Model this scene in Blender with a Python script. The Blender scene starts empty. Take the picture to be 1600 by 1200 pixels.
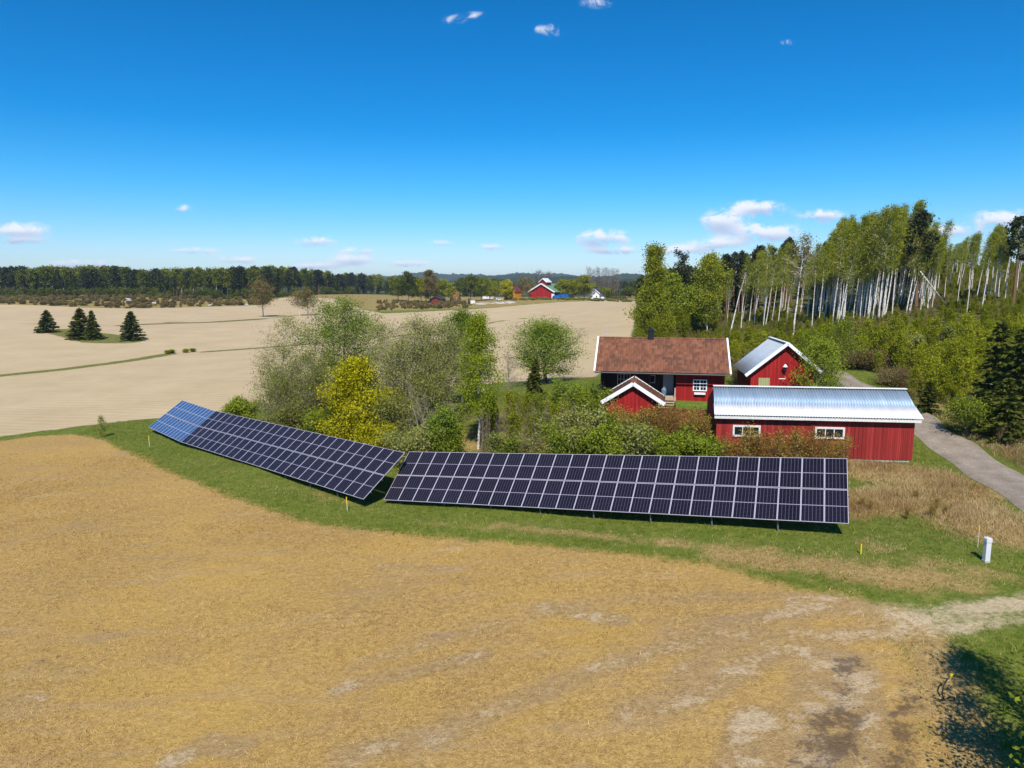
import bpy, bmesh, math, random
import numpy as np
from mathutils import Vector, Matrix
from math import sin, cos, pi, radians, atan2, sqrt, tan, exp

C = bpy.context.scene.collection
SC = bpy.context.scene
R = np.random.default_rng(7)
random.seed(7)

# ------------------------------------------------------------------ camera, sky, sun, exposure
CAM_H = 15.0
PITCH = radians(8.05)
FPX = 1110.0                                   # focal length in pixels of the 1600 px wide photograph
cam = bpy.data.cameras.new('camera'); cam_o = bpy.data.objects.new('camera', cam); C.objects.link(cam_o)
cam_o.location = (0, 0, CAM_H); cam_o.rotation_euler = (radians(90) - PITCH, 0, 0)
cam.sensor_width = 36; cam.sensor_fit = 'HORIZONTAL'; cam.lens = 36 * FPX / 1600
cam.clip_start = 0.5; cam.clip_end = 20000
SC.camera = cam_o
SUN_EL = radians(50); SUN_AZ = radians(183)      # sun behind the camera (azimuth clockwise from +Y)
sun = bpy.data.lights.new('sun', 'SUN'); sun.energy = 4.6; sun.angle = radians(0.5); sun.color = (1.0, 0.94, 0.85)
sun_o = bpy.data.objects.new('sun', sun); C.objects.link(sun_o)
_sd = Vector((sin(SUN_AZ) * cos(SUN_EL), cos(SUN_AZ) * cos(SUN_EL), sin(SUN_EL)))
sun_o.rotation_euler = (-_sd).to_track_quat('-Z', 'Y').to_euler(); sun_o.location = (0, -50, 120)
SC.view_settings.view_transform = 'Standard'; SC.view_settings.look = 'None'
SC.view_settings.exposure = 0.4; SC.view_settings.gamma = 1.0; SC.view_settings.use_curve_mapping = False
SC.cycles.max_bounces = 6; SC.cycles.diffuse_bounces = 3; SC.cycles.glossy_bounces = 3
SC.cycles.transmission_bounces = 4; SC.cycles.volume_bounces = 0; SC.cycles.transparent_max_bounces = 8
SC.cycles.caustics_reflective = False; SC.cycles.caustics_refractive = False
SC.cycles.sample_clamp_indirect = 4.0


class NT:
    """small helper round a node tree"""
    def __init__(s, nt):
        s.nt = nt; s.n = nt.nodes; s.l = nt.links
    def node(s, t, **kw):
        n = s.n.new(t)
        for k, v in kw.items():
            setattr(n, k, v)
        return n
    def put(s, sock, v):
        if isinstance(v, bpy.types.NodeSocket): s.l.new(v, sock)
        elif isinstance(v, (tuple, list)) and len(v) == 3 and sock.type == 'RGBA': sock.default_value = (*v, 1)
        else: sock.default_value = v
    def math(s, op, a, b=None, c=None, clamp=False):
        n = s.node('ShaderNodeMath', operation=op); n.use_clamp = clamp
        for i, v in enumerate((a, b, c)):
            if v is not None: s.put(n.inputs[i], v)
        return n.outputs[0]
    def mix(s, f, a, b, blend='MIX'):
        n = s.node('ShaderNodeMix', data_type='RGBA', blend_type=blend)
        s.put(n.inputs['Factor'], f); s.put(n.inputs[6], a); s.put(n.inputs[7], b)
        return n.outputs[2]
    def noise(s, vec, scale, detail=4, rough=0.55, dist=0.0, dim='3D'):
        n = s.node('ShaderNodeTexNoise'); n.noise_dimensions = dim
        if vec is not None: s.put(n.inputs['Vector'], vec)
        n.inputs['Scale'].default_value = scale; n.inputs['Detail'].default_value = detail
        n.inputs['Roughness'].default_value = rough; n.inputs['Distortion'].default_value = dist
        return n.outputs['Fac']
    def ramp(s, f, *stops):
        n = s.node('ShaderNodeValToRGB'); s.put(n.inputs[0], f); e = n.color_ramp.elements
        while len(e) < len(stops): e.new(0.5)
        for i, (p, c) in enumerate(stops):
            e[i].position = p; e[i].color = (*c, 1) if len(c) == 3 else c
        return n.outputs[0]
    def sstep(s, v, a, b):
        n = s.node('ShaderNodeMapRange', interpolation_type='SMOOTHSTEP'); s.put(n.inputs[0], v)
        s.put(n.inputs[1], a); s.put(n.inputs[2], b); n.inputs[3].default_value = 0; n.inputs[4].default_value = 1
        return n.outputs[0]
    def attr(s, name, out='Fac'):
        n = s.node('ShaderNodeAttribute'); n.attribute_name = name
        return n.outputs[out]
    def map(s, vec, scale=(1, 1, 1), loc=(0, 0, 0), rot=(0, 0, 0)):
        n = s.node('ShaderNodeMapping'); s.put(n.inputs[0], vec)
        n.inputs[1].default_value = loc; n.inputs[2].default_value = rot; n.inputs[3].default_value = scale
        return n.outputs[0]
    def bump(s, h, strength=0.5, dist=0.05):
        n = s.node('ShaderNodeBump'); s.put(n.inputs['Height'], h)
        n.inputs['Strength'].default_value = strength; n.inputs['Distance'].default_value = dist
        return n.outputs[0]


def ray(px, py):
    u = (px - 800) / FPX; v = (600 - py) / FPX
    return (u, cos(PITCH) + v * sin(PITCH), -sin(PITCH) + v * cos(PITCH))


# the world: Nishita sky with a few fair-weather clouds
W = bpy.data.worlds.new('World'); SC.world = W; W.use_nodes = True
w = NT(W.node_tree); w.n.clear()
sky = w.node('ShaderNodeTexSky', sky_type='NISHITA'); sky.sun_disc = False
sky.sun_elevation = SUN_EL; sky.sun_rotation = SUN_AZ
sky.air_density = 1.0; sky.dust_density = 0.15; sky.ozone_density = 4.5; sky.altitude = 100
hsv = w.node('ShaderNodeHueSaturation'); hsv.inputs['Saturation'].default_value = 1.25; hsv.inputs['Value'].default_value = 1.0
w.put(hsv.inputs['Color'], sky.outputs[0])
geo = w.node('ShaderNodeTexCoord')
sx = w.node('ShaderNodeSeparateXYZ'); w.put(sx.inputs[0], geo.outputs['Generated'])
ys = w.math('MAXIMUM', sx.outputs['Y'], 0.05)
U = w.math('DIVIDE', sx.outputs['X'], ys); V = w.math('DIVIDE', sx.outputs['Z'], ys)
cv = w.node('ShaderNodeCombineXYZ'); w.put(cv.inputs[0], U); w.put(cv.inputs[1], w.math('MULTIPLY', V, 1.6))
n1 = w.noise(cv.outputs[0], 30, 9, 0.68, 0.8); n2 = w.noise(cv.outputs[0], 9, 3, 0.5)
# one soft patch of sky per cloud: centre, half width, half height (pixels), strength
CLOUDS = [(32, 361, 42, 13, 1.0), (1128, 346, 34, 16, .95), (1184, 325, 38, 11, 1.0), (1198, 365, 50, 14, .95),
          (1286, 337, 32, 10, .95), (1572, 344, 52, 15, .95), (940, 372, 42, 14, 1.0), (1470, 362, 50, 10, .85),
          (710, 32, 18, 8, .52), (742, 24, 20, 6, .53), (845, 46, 12, 8, .51), (865, 51, 10, 16, .52), (930, 4, 26, 10, .54), (1228, 66, 12, 6, .5),
          (492, 378, 34, 9, .8), (300, 392, 40, 6, .75), (372, 407, 36, 8, .85), (548, 406, 34, 8, .85),
          (560, 392, 34, 6, .75), (135, 412, 64, 8, .8), (490, 416, 46, 6, .75), (1120, 382, 46, 9, .8),
          (640, 412, 36, 6, .75), (968, 392, 48, 6, .75), (770, 386, 26, 6, .7), (36, 377, 36, 6, .75), (286, 326, 18, 8, .62), (690, 380, 26, 6, .65), (1060, 392, 40, 7, .75)]
tot = None; sh = None
for (px, py, hw, hh, st) in CLOUDS:
    d = ray(px, py); cu, cvv = d[0] / d[1], d[2] / d[1]
    du = w.math('MULTIPLY', w.math('SUBTRACT', U, cu), FPX / hw); dv = w.math('MULTIPLY', w.math('SUBTRACT', V, cvv), FPX / hh)
    r2 = w.math('ADD', w.math('MULTIPLY', du, du), w.math('MULTIPLY', dv, dv))
    g = w.math('MULTIPLY', w.math('POWER', 2.718, w.math('MULTIPLY', r2, -0.9)), st)
    tot = g if tot is None else w.math('ADD', tot, g)
    hgt = w.math('MULTIPLY', g, dv); sh = hgt if sh is None else w.math('ADD', sh, hgt)
dens = w.math('MULTIPLY', tot, w.math('ADD', w.math('MULTIPLY', n1, 2.6), -0.72))
fac = w.math('MULTIPLY', w.sstep(dens, 0.13, 0.50), 0.95)
lit = w.sstep(w.math('ADD', sh, w.math('MULTIPLY', n1, 0.5)), -0.25, 0.55)
ccol = w.mix(lit, (3.6, 4.5, 6.3), (7.2, 7.5, 8.2))
skyt = w.mix(1.0, hsv.outputs[0], w.ramp(w.math('MAXIMUM', sx.outputs['Z'], 0.0), (0.0, (.78, .86, 1.08)), (.04, (.70, .86, 1.10)), (.123, (.30, .85, 1.10)), (.20, (.07, .75, 1.03)), (.36, (.02, .73, .96))), 'MULTIPLY'); skyc = w.mix(fac, skyt, ccol)
bg = w.node('ShaderNodeBackground'); w.put(bg.inputs[0], skyc); bg.inputs[1].default_value = 0.10
wo = w.node('ShaderNodeOutputWorld'); w.l.new(bg.outputs[0], wo.inputs[0])

# ------------------------------------------------------------------ terrain
def at_z(px, py, z):
    d = ray(px, py); t = (z - CAM_H) / d[2]
    return np.array([d[0] * t, d[1] * t, z])

CP = [(-8.8, 47.2, -.05), (4.2, 41, 1.05), (17.3, 34.9, 2.05), (-32.5, 66.5, -.6), (-21, 57, -.1), (-10.3, 45.8, .15), (-38.9, 74.6, -.7),
      (-20, 20, -1.7), (0, 20, -.7), (15, 20, .7), (-45, 45, -1.6), (0, 0, -1.6), (30, 0, .5), (-40, 0, -2.4), (21.6, 31.1, 2.3), (30, 25, 2.2),
      (29.8, 40.5, 3.0), (32, 52, 3.3), (36.8, 76, 4.2), (14.3, 49.6, 2.2), (28.2, 48, 2.45), (8, 60, 3.3), (13, 60.5, 3.6), (19, 58.5, 3.8), (13, 57, 3.3), (20, 70, 4.8),
      (8, 70, 4.4), (-5, 58, .9), (-15, 62, .5), (3, 57, 1.9), (-49, 72, -.8), (-60, 110, -.2), (-30, 120, .4), (0, 95, 2.0), (12, 95, 3.2),
      (-30, 150, .6), (-100, 200, .8), (-30, 250, 1.0), (-200, 300, 1.8), (-200, 360, 3.4), (-150, 400, 4.4), (-250, 450, 6.5), (-130, 450, 6.2), (-80, 420, 4.2), (0, 430, 4.7), (40, 430, 5.1), (65, 390, 4.5),
      (25, 130, 4.0), (40, 200, 4.2), (63, 133, 9.5), (30, 133, 5.5), (45, 115, 7.0), (80, 125, 12.0), (100, 135, 14.6), (50, 80, 5.4),
      (60, 62, 4.8), (75, 80, 8.0), (45, 95, 6.0), (92, 100, 11.5), (60, 165, 11), (110, 175, 18), (75, 250, 10), (150, 250, 20), (90, 420, 5),
      (250, 420, 12), (-600, 500, 5), (0, 750, 2), (600, 700, 12), (0, 1600, 2), (-1500, 2500, 2), (1500, 2500, 6), (0, 4000, 2),
      (-2500, 0, 0), (2500, 0, 10), (0, -500, -3), (-400, 100, -1), (300, 60, 16), (45, 40, 4.2), (60, 30, 5)]
CP = np.array(CP, float)
def _phi(r): return np.sqrt(r * r + 36.0)
_A = _phi(np.linalg.norm(CP[:, None, :2] - CP[None, :, :2], axis=2))
_n = len(CP); _M = np.zeros((_n + 1, _n + 1)); _M[:_n, :_n] = _A - np.eye(_n) * 0.6; _M[:_n, _n] = 1; _M[_n, :_n] = 1
_w = np.linalg.solve(_M, np.append(CP[:, 2], 0))
def HN(x, y):
    x = np.asarray(x, float); y = np.asarray(y, float); out = np.full(x.shape, _w[_n])
    for i in range(_n):
        out = out + _w[i] * _phi(np.hypot(x - CP[i, 0], y - CP[i, 1]))
    far = np.clip((y - 95) / 120, 0, 1) * np.clip((170 - x * 1.2) / 150, 0, 1)
    out = out + far * (0.9 * np.sin(x * .021 + 1.3) * np.sin(y * .017 + .6) + .5 * np.sin(x * .05 - y * .03))
    near = np.clip((110 - y) / 30, 0, 1)
    return out + near * (.06 * np.sin(x * .45 + y * .2) + .05 * np.sin(y * .6 - x * .25))
def Hh(x, y): return float(HN(np.array([x]), np.array([y]))[0])
def G(px, py):
    """the point of the ground seen at a pixel of the photograph"""
    d = ray(px, py); lo = 5.0; t = lo
    while t < 6000:
        t2 = t * 1.02 + .1
        if CAM_H + d[2] * t2 < Hh(d[0] * t2, d[1] * t2):
            for _ in range(18):
                m = (t + t2) / 2
                if CAM_H + d[2] * m < Hh(d[0] * m, d[1] * m): t2 = m
                else: t = m
            break
        t = t2
    return np.array([d[0] * t, d[1] * t, Hh(d[0] * t, d[1] * t)])
def D(px, dist):
    """ground point in the direction of pixel column px, dist metres ahead"""
    x = (px - 800) / FPX * (dist * cos(PITCH) + 10 * sin(PITCH)); return np.array([x, dist, Hh(x, dist)])
def poly(pts): return np.array([G(a, b)[:2] for a, b in pts])

def seg_dist(P, A, closed=False):
    n = len(A); best = np.full(len(P), 1e9)
    for i in range(n if closed else n - 1):
        a = A[i]; b = A[(i + 1) % n]; ab = b - a; L = ab @ ab + 1e-12
        t = np.clip(((P - a) @ ab) / L, 0, 1); best = np.minimum(best, np.linalg.norm(P - a - t[:, None] * ab, axis=1))
    return best
def inside(P, A):
    n = len(A); ins = np.zeros(len(P), bool); x, y = P[:, 0], P[:, 1]
    for i in range(n):
        x1, y1 = A[i]; x2, y2 = A[(i + 1) % n]
        c = ((y1 > y) != (y2 > y)) & (x < (x2 - x1) * (y - y1) / (y2 - y1 + 1e-12) + x1); ins ^= c
    return ins
def sdf(P, A):
    d = seg_dist(P, A, True); return np.where(inside(P, A), d, -d)

# ------------------------------------------------------------------ object helpers
def tag(o, label=None, cat=None, group=None, kind=None):
    if label: o['label'] = label
    if cat: o['category'] = cat
    if group: o['group'] = group
    if kind: o['kind'] = kind
    return o
def empty(name, loc, rz=0.0, label=None, cat=None, group=None):
    o = bpy.data.objects.new(name, None); C.objects.link(o); o.location = loc; o.rotation_euler = (0, 0, rz)
    o.empty_display_size = .3
    return tag(o, label, cat, group)
def link(name, mesh, parent=None, loc=None, mat=None):
    o = bpy.data.objects.new(name, mesh); C.objects.link(o)
    if parent is not None: o.parent = parent
    if loc is not None: o.location = loc
    return o
def mesh_np(name, verts, quads=None, tris=None, mat=None, tint=None, smooth=False, attrs=None):
    me = bpy.data.meshes.new(name); v = np.asarray(verts, np.float32).reshape(-1, 3); me.vertices.add(len(v)); me.vertices.foreach_set('co', v.ravel())
    nq = 0 if quads is None else len(quads); nt_ = 0 if tris is None else len(tris)
    li = []
    if nq: li.append(np.asarray(quads, np.int32).ravel())
    if nt_: li.append(np.asarray(tris, np.int32).ravel())
    li = np.concatenate(li); me.loops.add(len(li)); me.loops.foreach_set('vertex_index', li)
    ls = np.concatenate([np.arange(nq) * 4, nq * 4 + np.arange(nt_) * 3]).astype(np.int32)
    me.polygons.add(nq + nt_); me.polygons.foreach_set('loop_start', ls)
    if smooth: me.polygons.foreach_set('use_smooth', np.ones(nq + nt_, bool))
    if tint is not None:
        a = me.attributes.new('tint', 'FLOAT', 'POINT'); a.data.foreach_set('value', np.asarray(tint, np.float32))
    for k, val in (attrs or {}).items():
        a = me.attributes.new(k, 'FLOAT', 'POINT'); a.data.foreach_set('value', np.asarray(val, np.float32))
    if mat: me.materials.append(mat)
    me.update(calc_edges=True); return me

class MB:
    """collects boxes, prisms, tubes; build() links them as ONE mesh object"""
    def __init__(s): s.v = []; s.f = []
    def add(s, vs, fs):
        o = len(s.v); s.v += [tuple(map(float, p)) for p in vs]; s.f += [tuple(i + o for i in f) for f in fs]; return s
    def box(s, x0, x1, y0, y1, z0, z1, M=None):
        vs = [Vector((x, y, z)) for z in (z0, z1) for y in (y0, y1) for x in (x0, x1)]
        if M is not None: vs = [M @ p for p in vs]
        return s.add(vs, [(0, 2, 3, 1), (4, 5, 7, 6), (0, 1, 5, 4), (2, 6, 7, 3), (0, 4, 6, 2), (1, 3, 7, 5)])
    def tube(s, p0, p1, r0, r1=None, n=8, cap=True):
        p0 = Vector(p0); p1 = Vector(p1); r1 = r0 if r1 is None else r1; d = (p1 - p0).normalized()
        a = d.orthogonal().normalized(); b = d.cross(a); vs = []
        for p, r in ((p0, r0), (p1, r1)):
            for i in range(n):
                t = 2 * pi * i / n; vs.append(p + a * (r * cos(t)) + b * (r * sin(t)))
        fs = [(i, (i + 1) % n, n + (i + 1) % n, n + i) for i in range(n)]
        if cap: fs += [tuple(range(n))[::-1], tuple(range(n, 2 * n))]
        return s.add(vs, fs)
    def prism(s, pts, y0, y1):
        """outline in x,z swept from y0 to y1"""
        n = len(pts); vs = [(x, y0, z) for x, z in pts] + [(x, y1, z) for x, z in pts]
        fs = [tuple(range(n)), tuple(range(n, 2 * n))[::-1]] + [(i, n + i, n + (i + 1) % n, (i + 1) % n) for i in range(n)]
        return s.add(vs, fs)
    def beam(s, p0, p1, wd, th, up=(0, 0, 1)):
        p0 = Vector(p0); p1 = Vector(p1); d = (p1 - p0).normalized(); up = Vector(up); sd = d.cross(up).normalized(); up = sd.cross(d).normalized()
        vs = [p + sd * a * wd / 2 + up * b * th / 2 for p in (p0, p1) for a, b in ((-1, -1), (1, -1), (1, 1), (-1, 1))]
        return s.add(vs, [(0, 1, 2, 3), (7, 6, 5, 4), (0, 4, 5, 1), (1, 5, 6, 2), (2, 6, 7, 3), (3, 7, 4, 0)])
    def build(s, name, mat, parent=None, bevel=0.0, smooth=False):
        me = bpy.data.meshes.new(name); me.from_pydata(s.v, [], s.f)
        bm = bmesh.new(); bm.from_mesh(me); bmesh.ops.recalc_face_normals(bm, faces=bm.faces)
        if bevel > 0: bmesh.ops.bevel(bm, geom=list(bm.edges), offset=bevel, segments=1, affect='EDGES', clamp_overlap=True)
        bm.to_mesh(me); bm.free(); me.materials.append(mat)
        if smooth:
            for p in me.polygons: p.use_smooth = True
        return link(name, me, parent)

def copy_tree(o, parent=None):
    c = o.copy(); C.objects.link(c)
    if parent is not None: c.parent = parent
    for ch in o.children: copy_tree(ch, c)
    return c

# ------------------------------------------------------------------ materials
def material(name):
    m = bpy.data.materials.new(name); m.use_nodes = True; t = NT(m.node_tree); t.n.clear()
    out = t.node('ShaderNodeOutputMaterial'); b = t.node('ShaderNodeBsdfPrincipled'); t.l.new(b.outputs[0], out.inputs[0])
    b.inputs['Roughness'].default_value = .7; b.inputs['Specular IOR Level'].default_value = .3
    return m, t, b, out
def simple(name, col, rough=.6, var=.15, scale=3.0, metal=0.0, bump=0.0, spec=.3):
    m, t, b, out = material(name); tc = t.node('ShaderNodeTexCoord').outputs['Object']
    nz = t.noise(tc, scale, 5, .6); nf = t.noise(tc, scale * 9, 3, .6)
    k = t.math('ADD', t.math('MULTIPLY', nz, .7), t.math('MULTIPLY', nf, .3))
    lo = tuple(c * (1 - var) for c in col); hi = tuple(min(1, c * (1 + var)) for c in col)
    t.put(b.inputs['Base Color'], t.ramp(k, (.3, lo), (.7, hi))); b.inputs['Roughness'].default_value = rough
    b.inputs['Metallic'].default_value = metal; b.inputs['Specular IOR Level'].default_value = spec
    if bump: t.put(b.inputs['Normal'], t.bump(nf, bump, .02))
    return m
def leaf_mat(name, dark, mid, light, trans=.3, objvar=.5):
    """leaves: tint per leaf and per clump, a little light through the blade"""
    m, t, b, out = material(name); t.n.remove(b)
    rnd = t.node('ShaderNodeObjectInfo').outputs['Random']
    k = t.math('ADD', t.attr('tint'), t.math('MULTIPLY', t.math('SUBTRACT', rnd, .5), objvar))
    col = t.ramp(k, (.1, dark), (.5, mid), (.9, light))
    d = t.node('ShaderNodeBsdfDiffuse'); t.put(d.inputs[0], col)
    tr = t.node('ShaderNodeBsdfTranslucent'); t.put(tr.inputs[0], t.mix(.5, col, light))
    mx = t.node('ShaderNodeMixShader'); mx.inputs[0].default_value = trans
    t.l.new(d.outputs[0], mx.inputs[1]); t.l.new(tr.outputs[0], mx.inputs[2]); t.l.new(mx.outputs[0], out.inputs[0])
    return m
def bark_mat(name, a, b_, scale=6.0):
    return simple(name, tuple((x + y) / 2 for x, y in zip(a, b_)), .85, .35, scale)
def birch_bark(name):
    m, t, b, out = material(name); tc = t.node('ShaderNodeTexCoord').outputs['Object']
    v = t.map(tc, (1.2, 1.2, 5)); nz = t.noise(v, 2.2, 4, .6); n2 = t.noise(tc, .8, 2, .5)
    t.put(b.inputs['Base Color'], t.ramp(t.math('ADD', t.math('MULTIPLY', nz, .75), t.math('MULTIPLY', n2, .25)), (.36, (.06, .05, .045)), (.44, (.42, .38, .34)), (.52, (.74, .70, .65)), (.8, (.82, .79, .75))))
    return m

M = {}
M['birch_bark'] = birch_bark('birch_bark')
M['grey_bark'] = bark_mat('grey_bark', (.10, .085, .07), (.19, .165, .14))
M['dark_bark'] = bark_mat('dark_bark', (.03, .024, .018), (.075, .06, .045))
M['pine_bark'] = bark_mat('pine_bark', (.12, .065, .04), (.2, .11, .07))
M['twig_grey'] = bark_mat('twig_grey', (.20, .165, .125), (.33, .275, .21))
M['twig_brown'] = bark_mat('twig_brown', (.17, .125, .08), (.28, .21, .145))
M['twig_red'] = bark_mat('twig_red', (.14, .065, .035), (.24, .12, .06))
M['lf_bright'] = leaf_mat('leaf_bright_green', (.105, .140, .012), (.185, .235, .018), (.30, .345, .035))
M['lf_hill'] = leaf_mat('leaf_young_birch', (.155, .178, .010), (.26, .278, .015), (.38, .385, .028), objvar=.6, trans=.40)
M['lf_stand'] = leaf_mat('leaf_tall_birch', (.15, .175, .016), (.25, .275, .022), (.37, .385, .040), trans=.42)
M['lf_willow'] = leaf_mat('leaf_grey_willow', (.135, .15, .030), (.232, .248, .052), (.345, .35, .105))
M['lf_green'] = leaf_mat('leaf_fresh_green', (.105, .155, .018), (.195, .265, .03), (.31, .37, .06))
M['lf_yellow'] = leaf_mat('leaf_yellow_maple', (.20, .185, .006), (.375, .35, .010), (.54, .50, .02), objvar=.2)
M['lf_maple2'] = leaf_mat('leaf_lime_maple', (.14, .15, .01), (.24, .25, .014), (.36, .35, .02), objvar=.2)
M['lf_red'] = leaf_mat('leaf_red_bud', (.17, .09, .016), (.28, .19, .035), (.40, .33, .065))
M['lf_brown'] = leaf_mat('leaf_brown_bud', (.12, .09, .032), (.20, .155, .055), (.30, .24, .09))
M['lf_lime'] = leaf_mat('leaf_lime_birch', (.16, .21, .012), (.28, .335, .018), (.42, .46, .035), objvar=.2, trans=.4)
M['lf_twig'] = leaf_mat('twig_haze', (.11, .09, .075), (.18, .15, .125), (.26, .225, .19), trans=.1)
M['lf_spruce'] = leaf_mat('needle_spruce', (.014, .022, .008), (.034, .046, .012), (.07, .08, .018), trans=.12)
M['lf_spruce_pale'] = leaf_mat('needle_young_spruce', (.022, .034, .008), (.052, .068, .012), (.10, .11, .02), trans=.15)  # a paler needle green than the plain spruce
M['lf_pine'] = leaf_mat('needle_pine', (.018, .026, .014), (.038, .048, .022), (.07, .08, .035), trans=.12)
M['lf_forest'] = leaf_mat('leaf_forest', (.050, .066, .010), (.125, .150, .016), (.215, .235, .026), trans=.3, objvar=.7)
M['lf_farfor'] = leaf_mat('leaf_far_forest', (.030, .040, .010), (.072, .088, .016), (.14, .155, .026), trans=.2)
M['straw'] = leaf_mat('straw', (.26, .16, .052), (.455, .30, .090), (.64, .47, .19), trans=.2, objvar=0)
M['dry_grass'] = leaf_mat('dry_grass', (.17, .095, .036), (.42, .29, .12), (.64, .51, .28), trans=.25, objvar=0)
M['grass'] = leaf_mat('grass_blade', (.095, .125, .014), (.185, .225, .026), (.36, .33, .09), trans=.25, objvar=0)

# ------------------------------------------------------------------ the ground: one sheet, divided where the land use changes
def axis(lo, hi, d, a, b, g):
    c = list(np.arange(lo, hi, d)); s = d; x = c[-1]
    while x < b: s *= g; x += s; c.append(x)
    s = d; x = c[0]; pre = []
    while x > a: s *= g; x -= s; pre.append(x)
    return np.array(pre[::-1] + c)
gx = axis(-46, 46, .4, -6000, 6000, 1.07); gy = axis(12, 92, .4, -400, 9000, 1.035)
XX, YY = np.meshgrid(gx, gy); P2 = np.stack([XX.ravel(), YY.ravel()], 1); ZZ = HN(P2[:, 0], P2[:, 1])
stub_poly = np.concatenate([poly([(-260, 712), (-60, 694), (0, 689), (60, 681), (120, 678), (160, 686), (230, 717), (300, 750), (370, 778), (450, 806), (520, 822), (600, 831),
    (700, 840), (800, 847), (900, 857), (1000, 867), (1080, 876), (1140, 886), (1190, 905), (1240, 918), (1300, 922), (1350, 935), (1385, 962), (1415, 1010), (1440, 1060), (1465, 1130), (1495, 1210)]),
    np.array([[12, 8], [10, -40], [-80, -40]])])
till_poly = poly([(-300, 712), (0, 682), (60, 674), (120, 667), (180, 660), (235, 654), (300, 648), (345, 645), (400, 640), (480, 632), (600, 615), (700, 604), (800, 596), (880, 592),
    (930, 589), (947, 574), (972, 548), (984, 534), (989, 515), (993, 492), (996, 476), (992, 470), (960, 469), (900, 471), (835, 475), (770, 481), (720, 484), (660, 487), (600, 490),
    (565, 482), (540, 472), (520, 466), (480, 465), (440, 465), (420, 471), (405, 477), (300, 480), (200, 482), (120, 480), (60, 477), (0, 476), (-300, 478)])
hill_poly = np.concatenate([poly([(1600, 735), (1545, 706), (1495, 676), (1455, 655)]), np.array([[38.5, 70], [42, 82], [40, 92], [30, 92], [25, 100], [24.5, 130], [38, 220], [75, 430], [160, 900], [700, 900], [700, 30], [60, 30]])])
STRIPS = [([(-200, 606), (0, 587), (100, 577), (200, 564), (265, 553)], 1.9), ([(320, 550), (400, 544), (480, 538), (605, 527), (690, 517), (779, 502), (870, 491), (970, 481)], 1.5),
          ([(-100, 503), (0, 504), (110, 508), (200, 509)], 1.6), ([(200, 508), (260, 505.5), (330, 503.5), (400, 499)], 4.2), ([(225, 504.5), (300, 502.5)], 1.5), ([(400, 499), (480, 491)], 1.6)]
mound_poly = poly([(53, 517), (100, 528), (130, 536), (200, 537), (228, 533), (190, 524), (150, 519), (100, 513)])
d_stub = sdf(P2, stub_poly); d_till = sdf(P2, till_poly); d_hill = sdf(P2, hill_poly)
d_strip = np.full(len(P2), -99.)
for pts, wd in STRIPS: d_strip = np.maximum(d_strip, wd - seg_dist(P2, poly(pts)))
d_strip = np.maximum(d_strip, sdf(P2, mound_poly))
def brush(lines):
    out = np.zeros(len(P2))
    for pts, wd, st in lines:
        pl = poly(pts); m = (np.abs(P2[:, 0]) < 60) & (P2[:, 1] < 75); d = seg_dist(P2[m], pl)
        out[m] = np.maximum(out[m], st * np.exp(-(d / wd) ** 2))
    return out
pale = brush([([(1660, 940), (1560, 946), (1470, 962), (1400, 962), (1330, 948), (1250, 940)], .95, 1.15), ([(1660, 962), (1580, 965), (1500, 980), (1420, 986), (1340, 990), (1240, 1000)], .7, .95),
              ([(560, 1040), (680, 1000), (800, 968), (900, 945), (1000, 936), (1150, 930), (1300, 938)], .9, .55), ([(848, 947), (900, 957), (968, 970)], .5, 1.25),
              ([(540, 1180), (700, 1145), (800, 1100), (900, 1060), (960, 1035), (1040, 1010), (1120, 1000), (1250, 985)], .9, .72), ([(980, 1112), (1070, 1090), (1150, 1050), (1220, 1010)], .9, .85),
              ([(1155, 1215), (1170, 1160), (1180, 1125)], .9, 1.2), ([(1262, 1230), (1290, 1120), (1300, 1070), (1290, 1035)], 1.5, 1.2), ([(1345, 1190), (1350, 1120), (1340, 1050)], .9, 1.0), ([(1050, 1060), (1120, 1020), (1200, 975)], .6, .8), ([(1100, 985), (1200, 960), (1300, 955)], .8, .8),
              ([(270, 1190), (325, 1160), (375, 1168)], .6, 1.1), ([(530, 1076), (600, 1060), (690, 1038), (755, 1024)], .55, 1.0), ([(590, 886), (650, 885), (715, 889)], .45, .7),
              ([(675, 1000), (700, 994)], .45, .9), ([(170, 868), (300, 872), (400, 880), (480, 893)], .5, .5), ([(20, 1095), (60, 1093)], .7, .7), ([(660, 1150), (745, 1130)], .5, .75), ([(1230, 930), (1150, 935)], .7, .7)])
dark = brush([([(1318, 1040), (1334, 1036)], .6, 1.0), ([(1310, 1080), (1322, 1075)], .6, .8), ([(1296, 1125), (1318, 1118)], .75, 1.0), ([(1285, 1170), (1312, 1160)], .8, 1.0), ([(1270, 1215), (1290, 1210)], .8, 1.0),
              ([(1425, 1068), (1436, 1064)], .5, .8), ([(1410, 1105), (1424, 1095)], .6, .9), ([(1405, 1150), (1418, 1135)], .6, .9), ([(1395, 1200), (1412, 1180)], .6, .8), ([(200, 990), (100, 975), (20, 960)], .7, .35), ([(60, 1020), (110, 1060)], .8, .3)])
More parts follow.
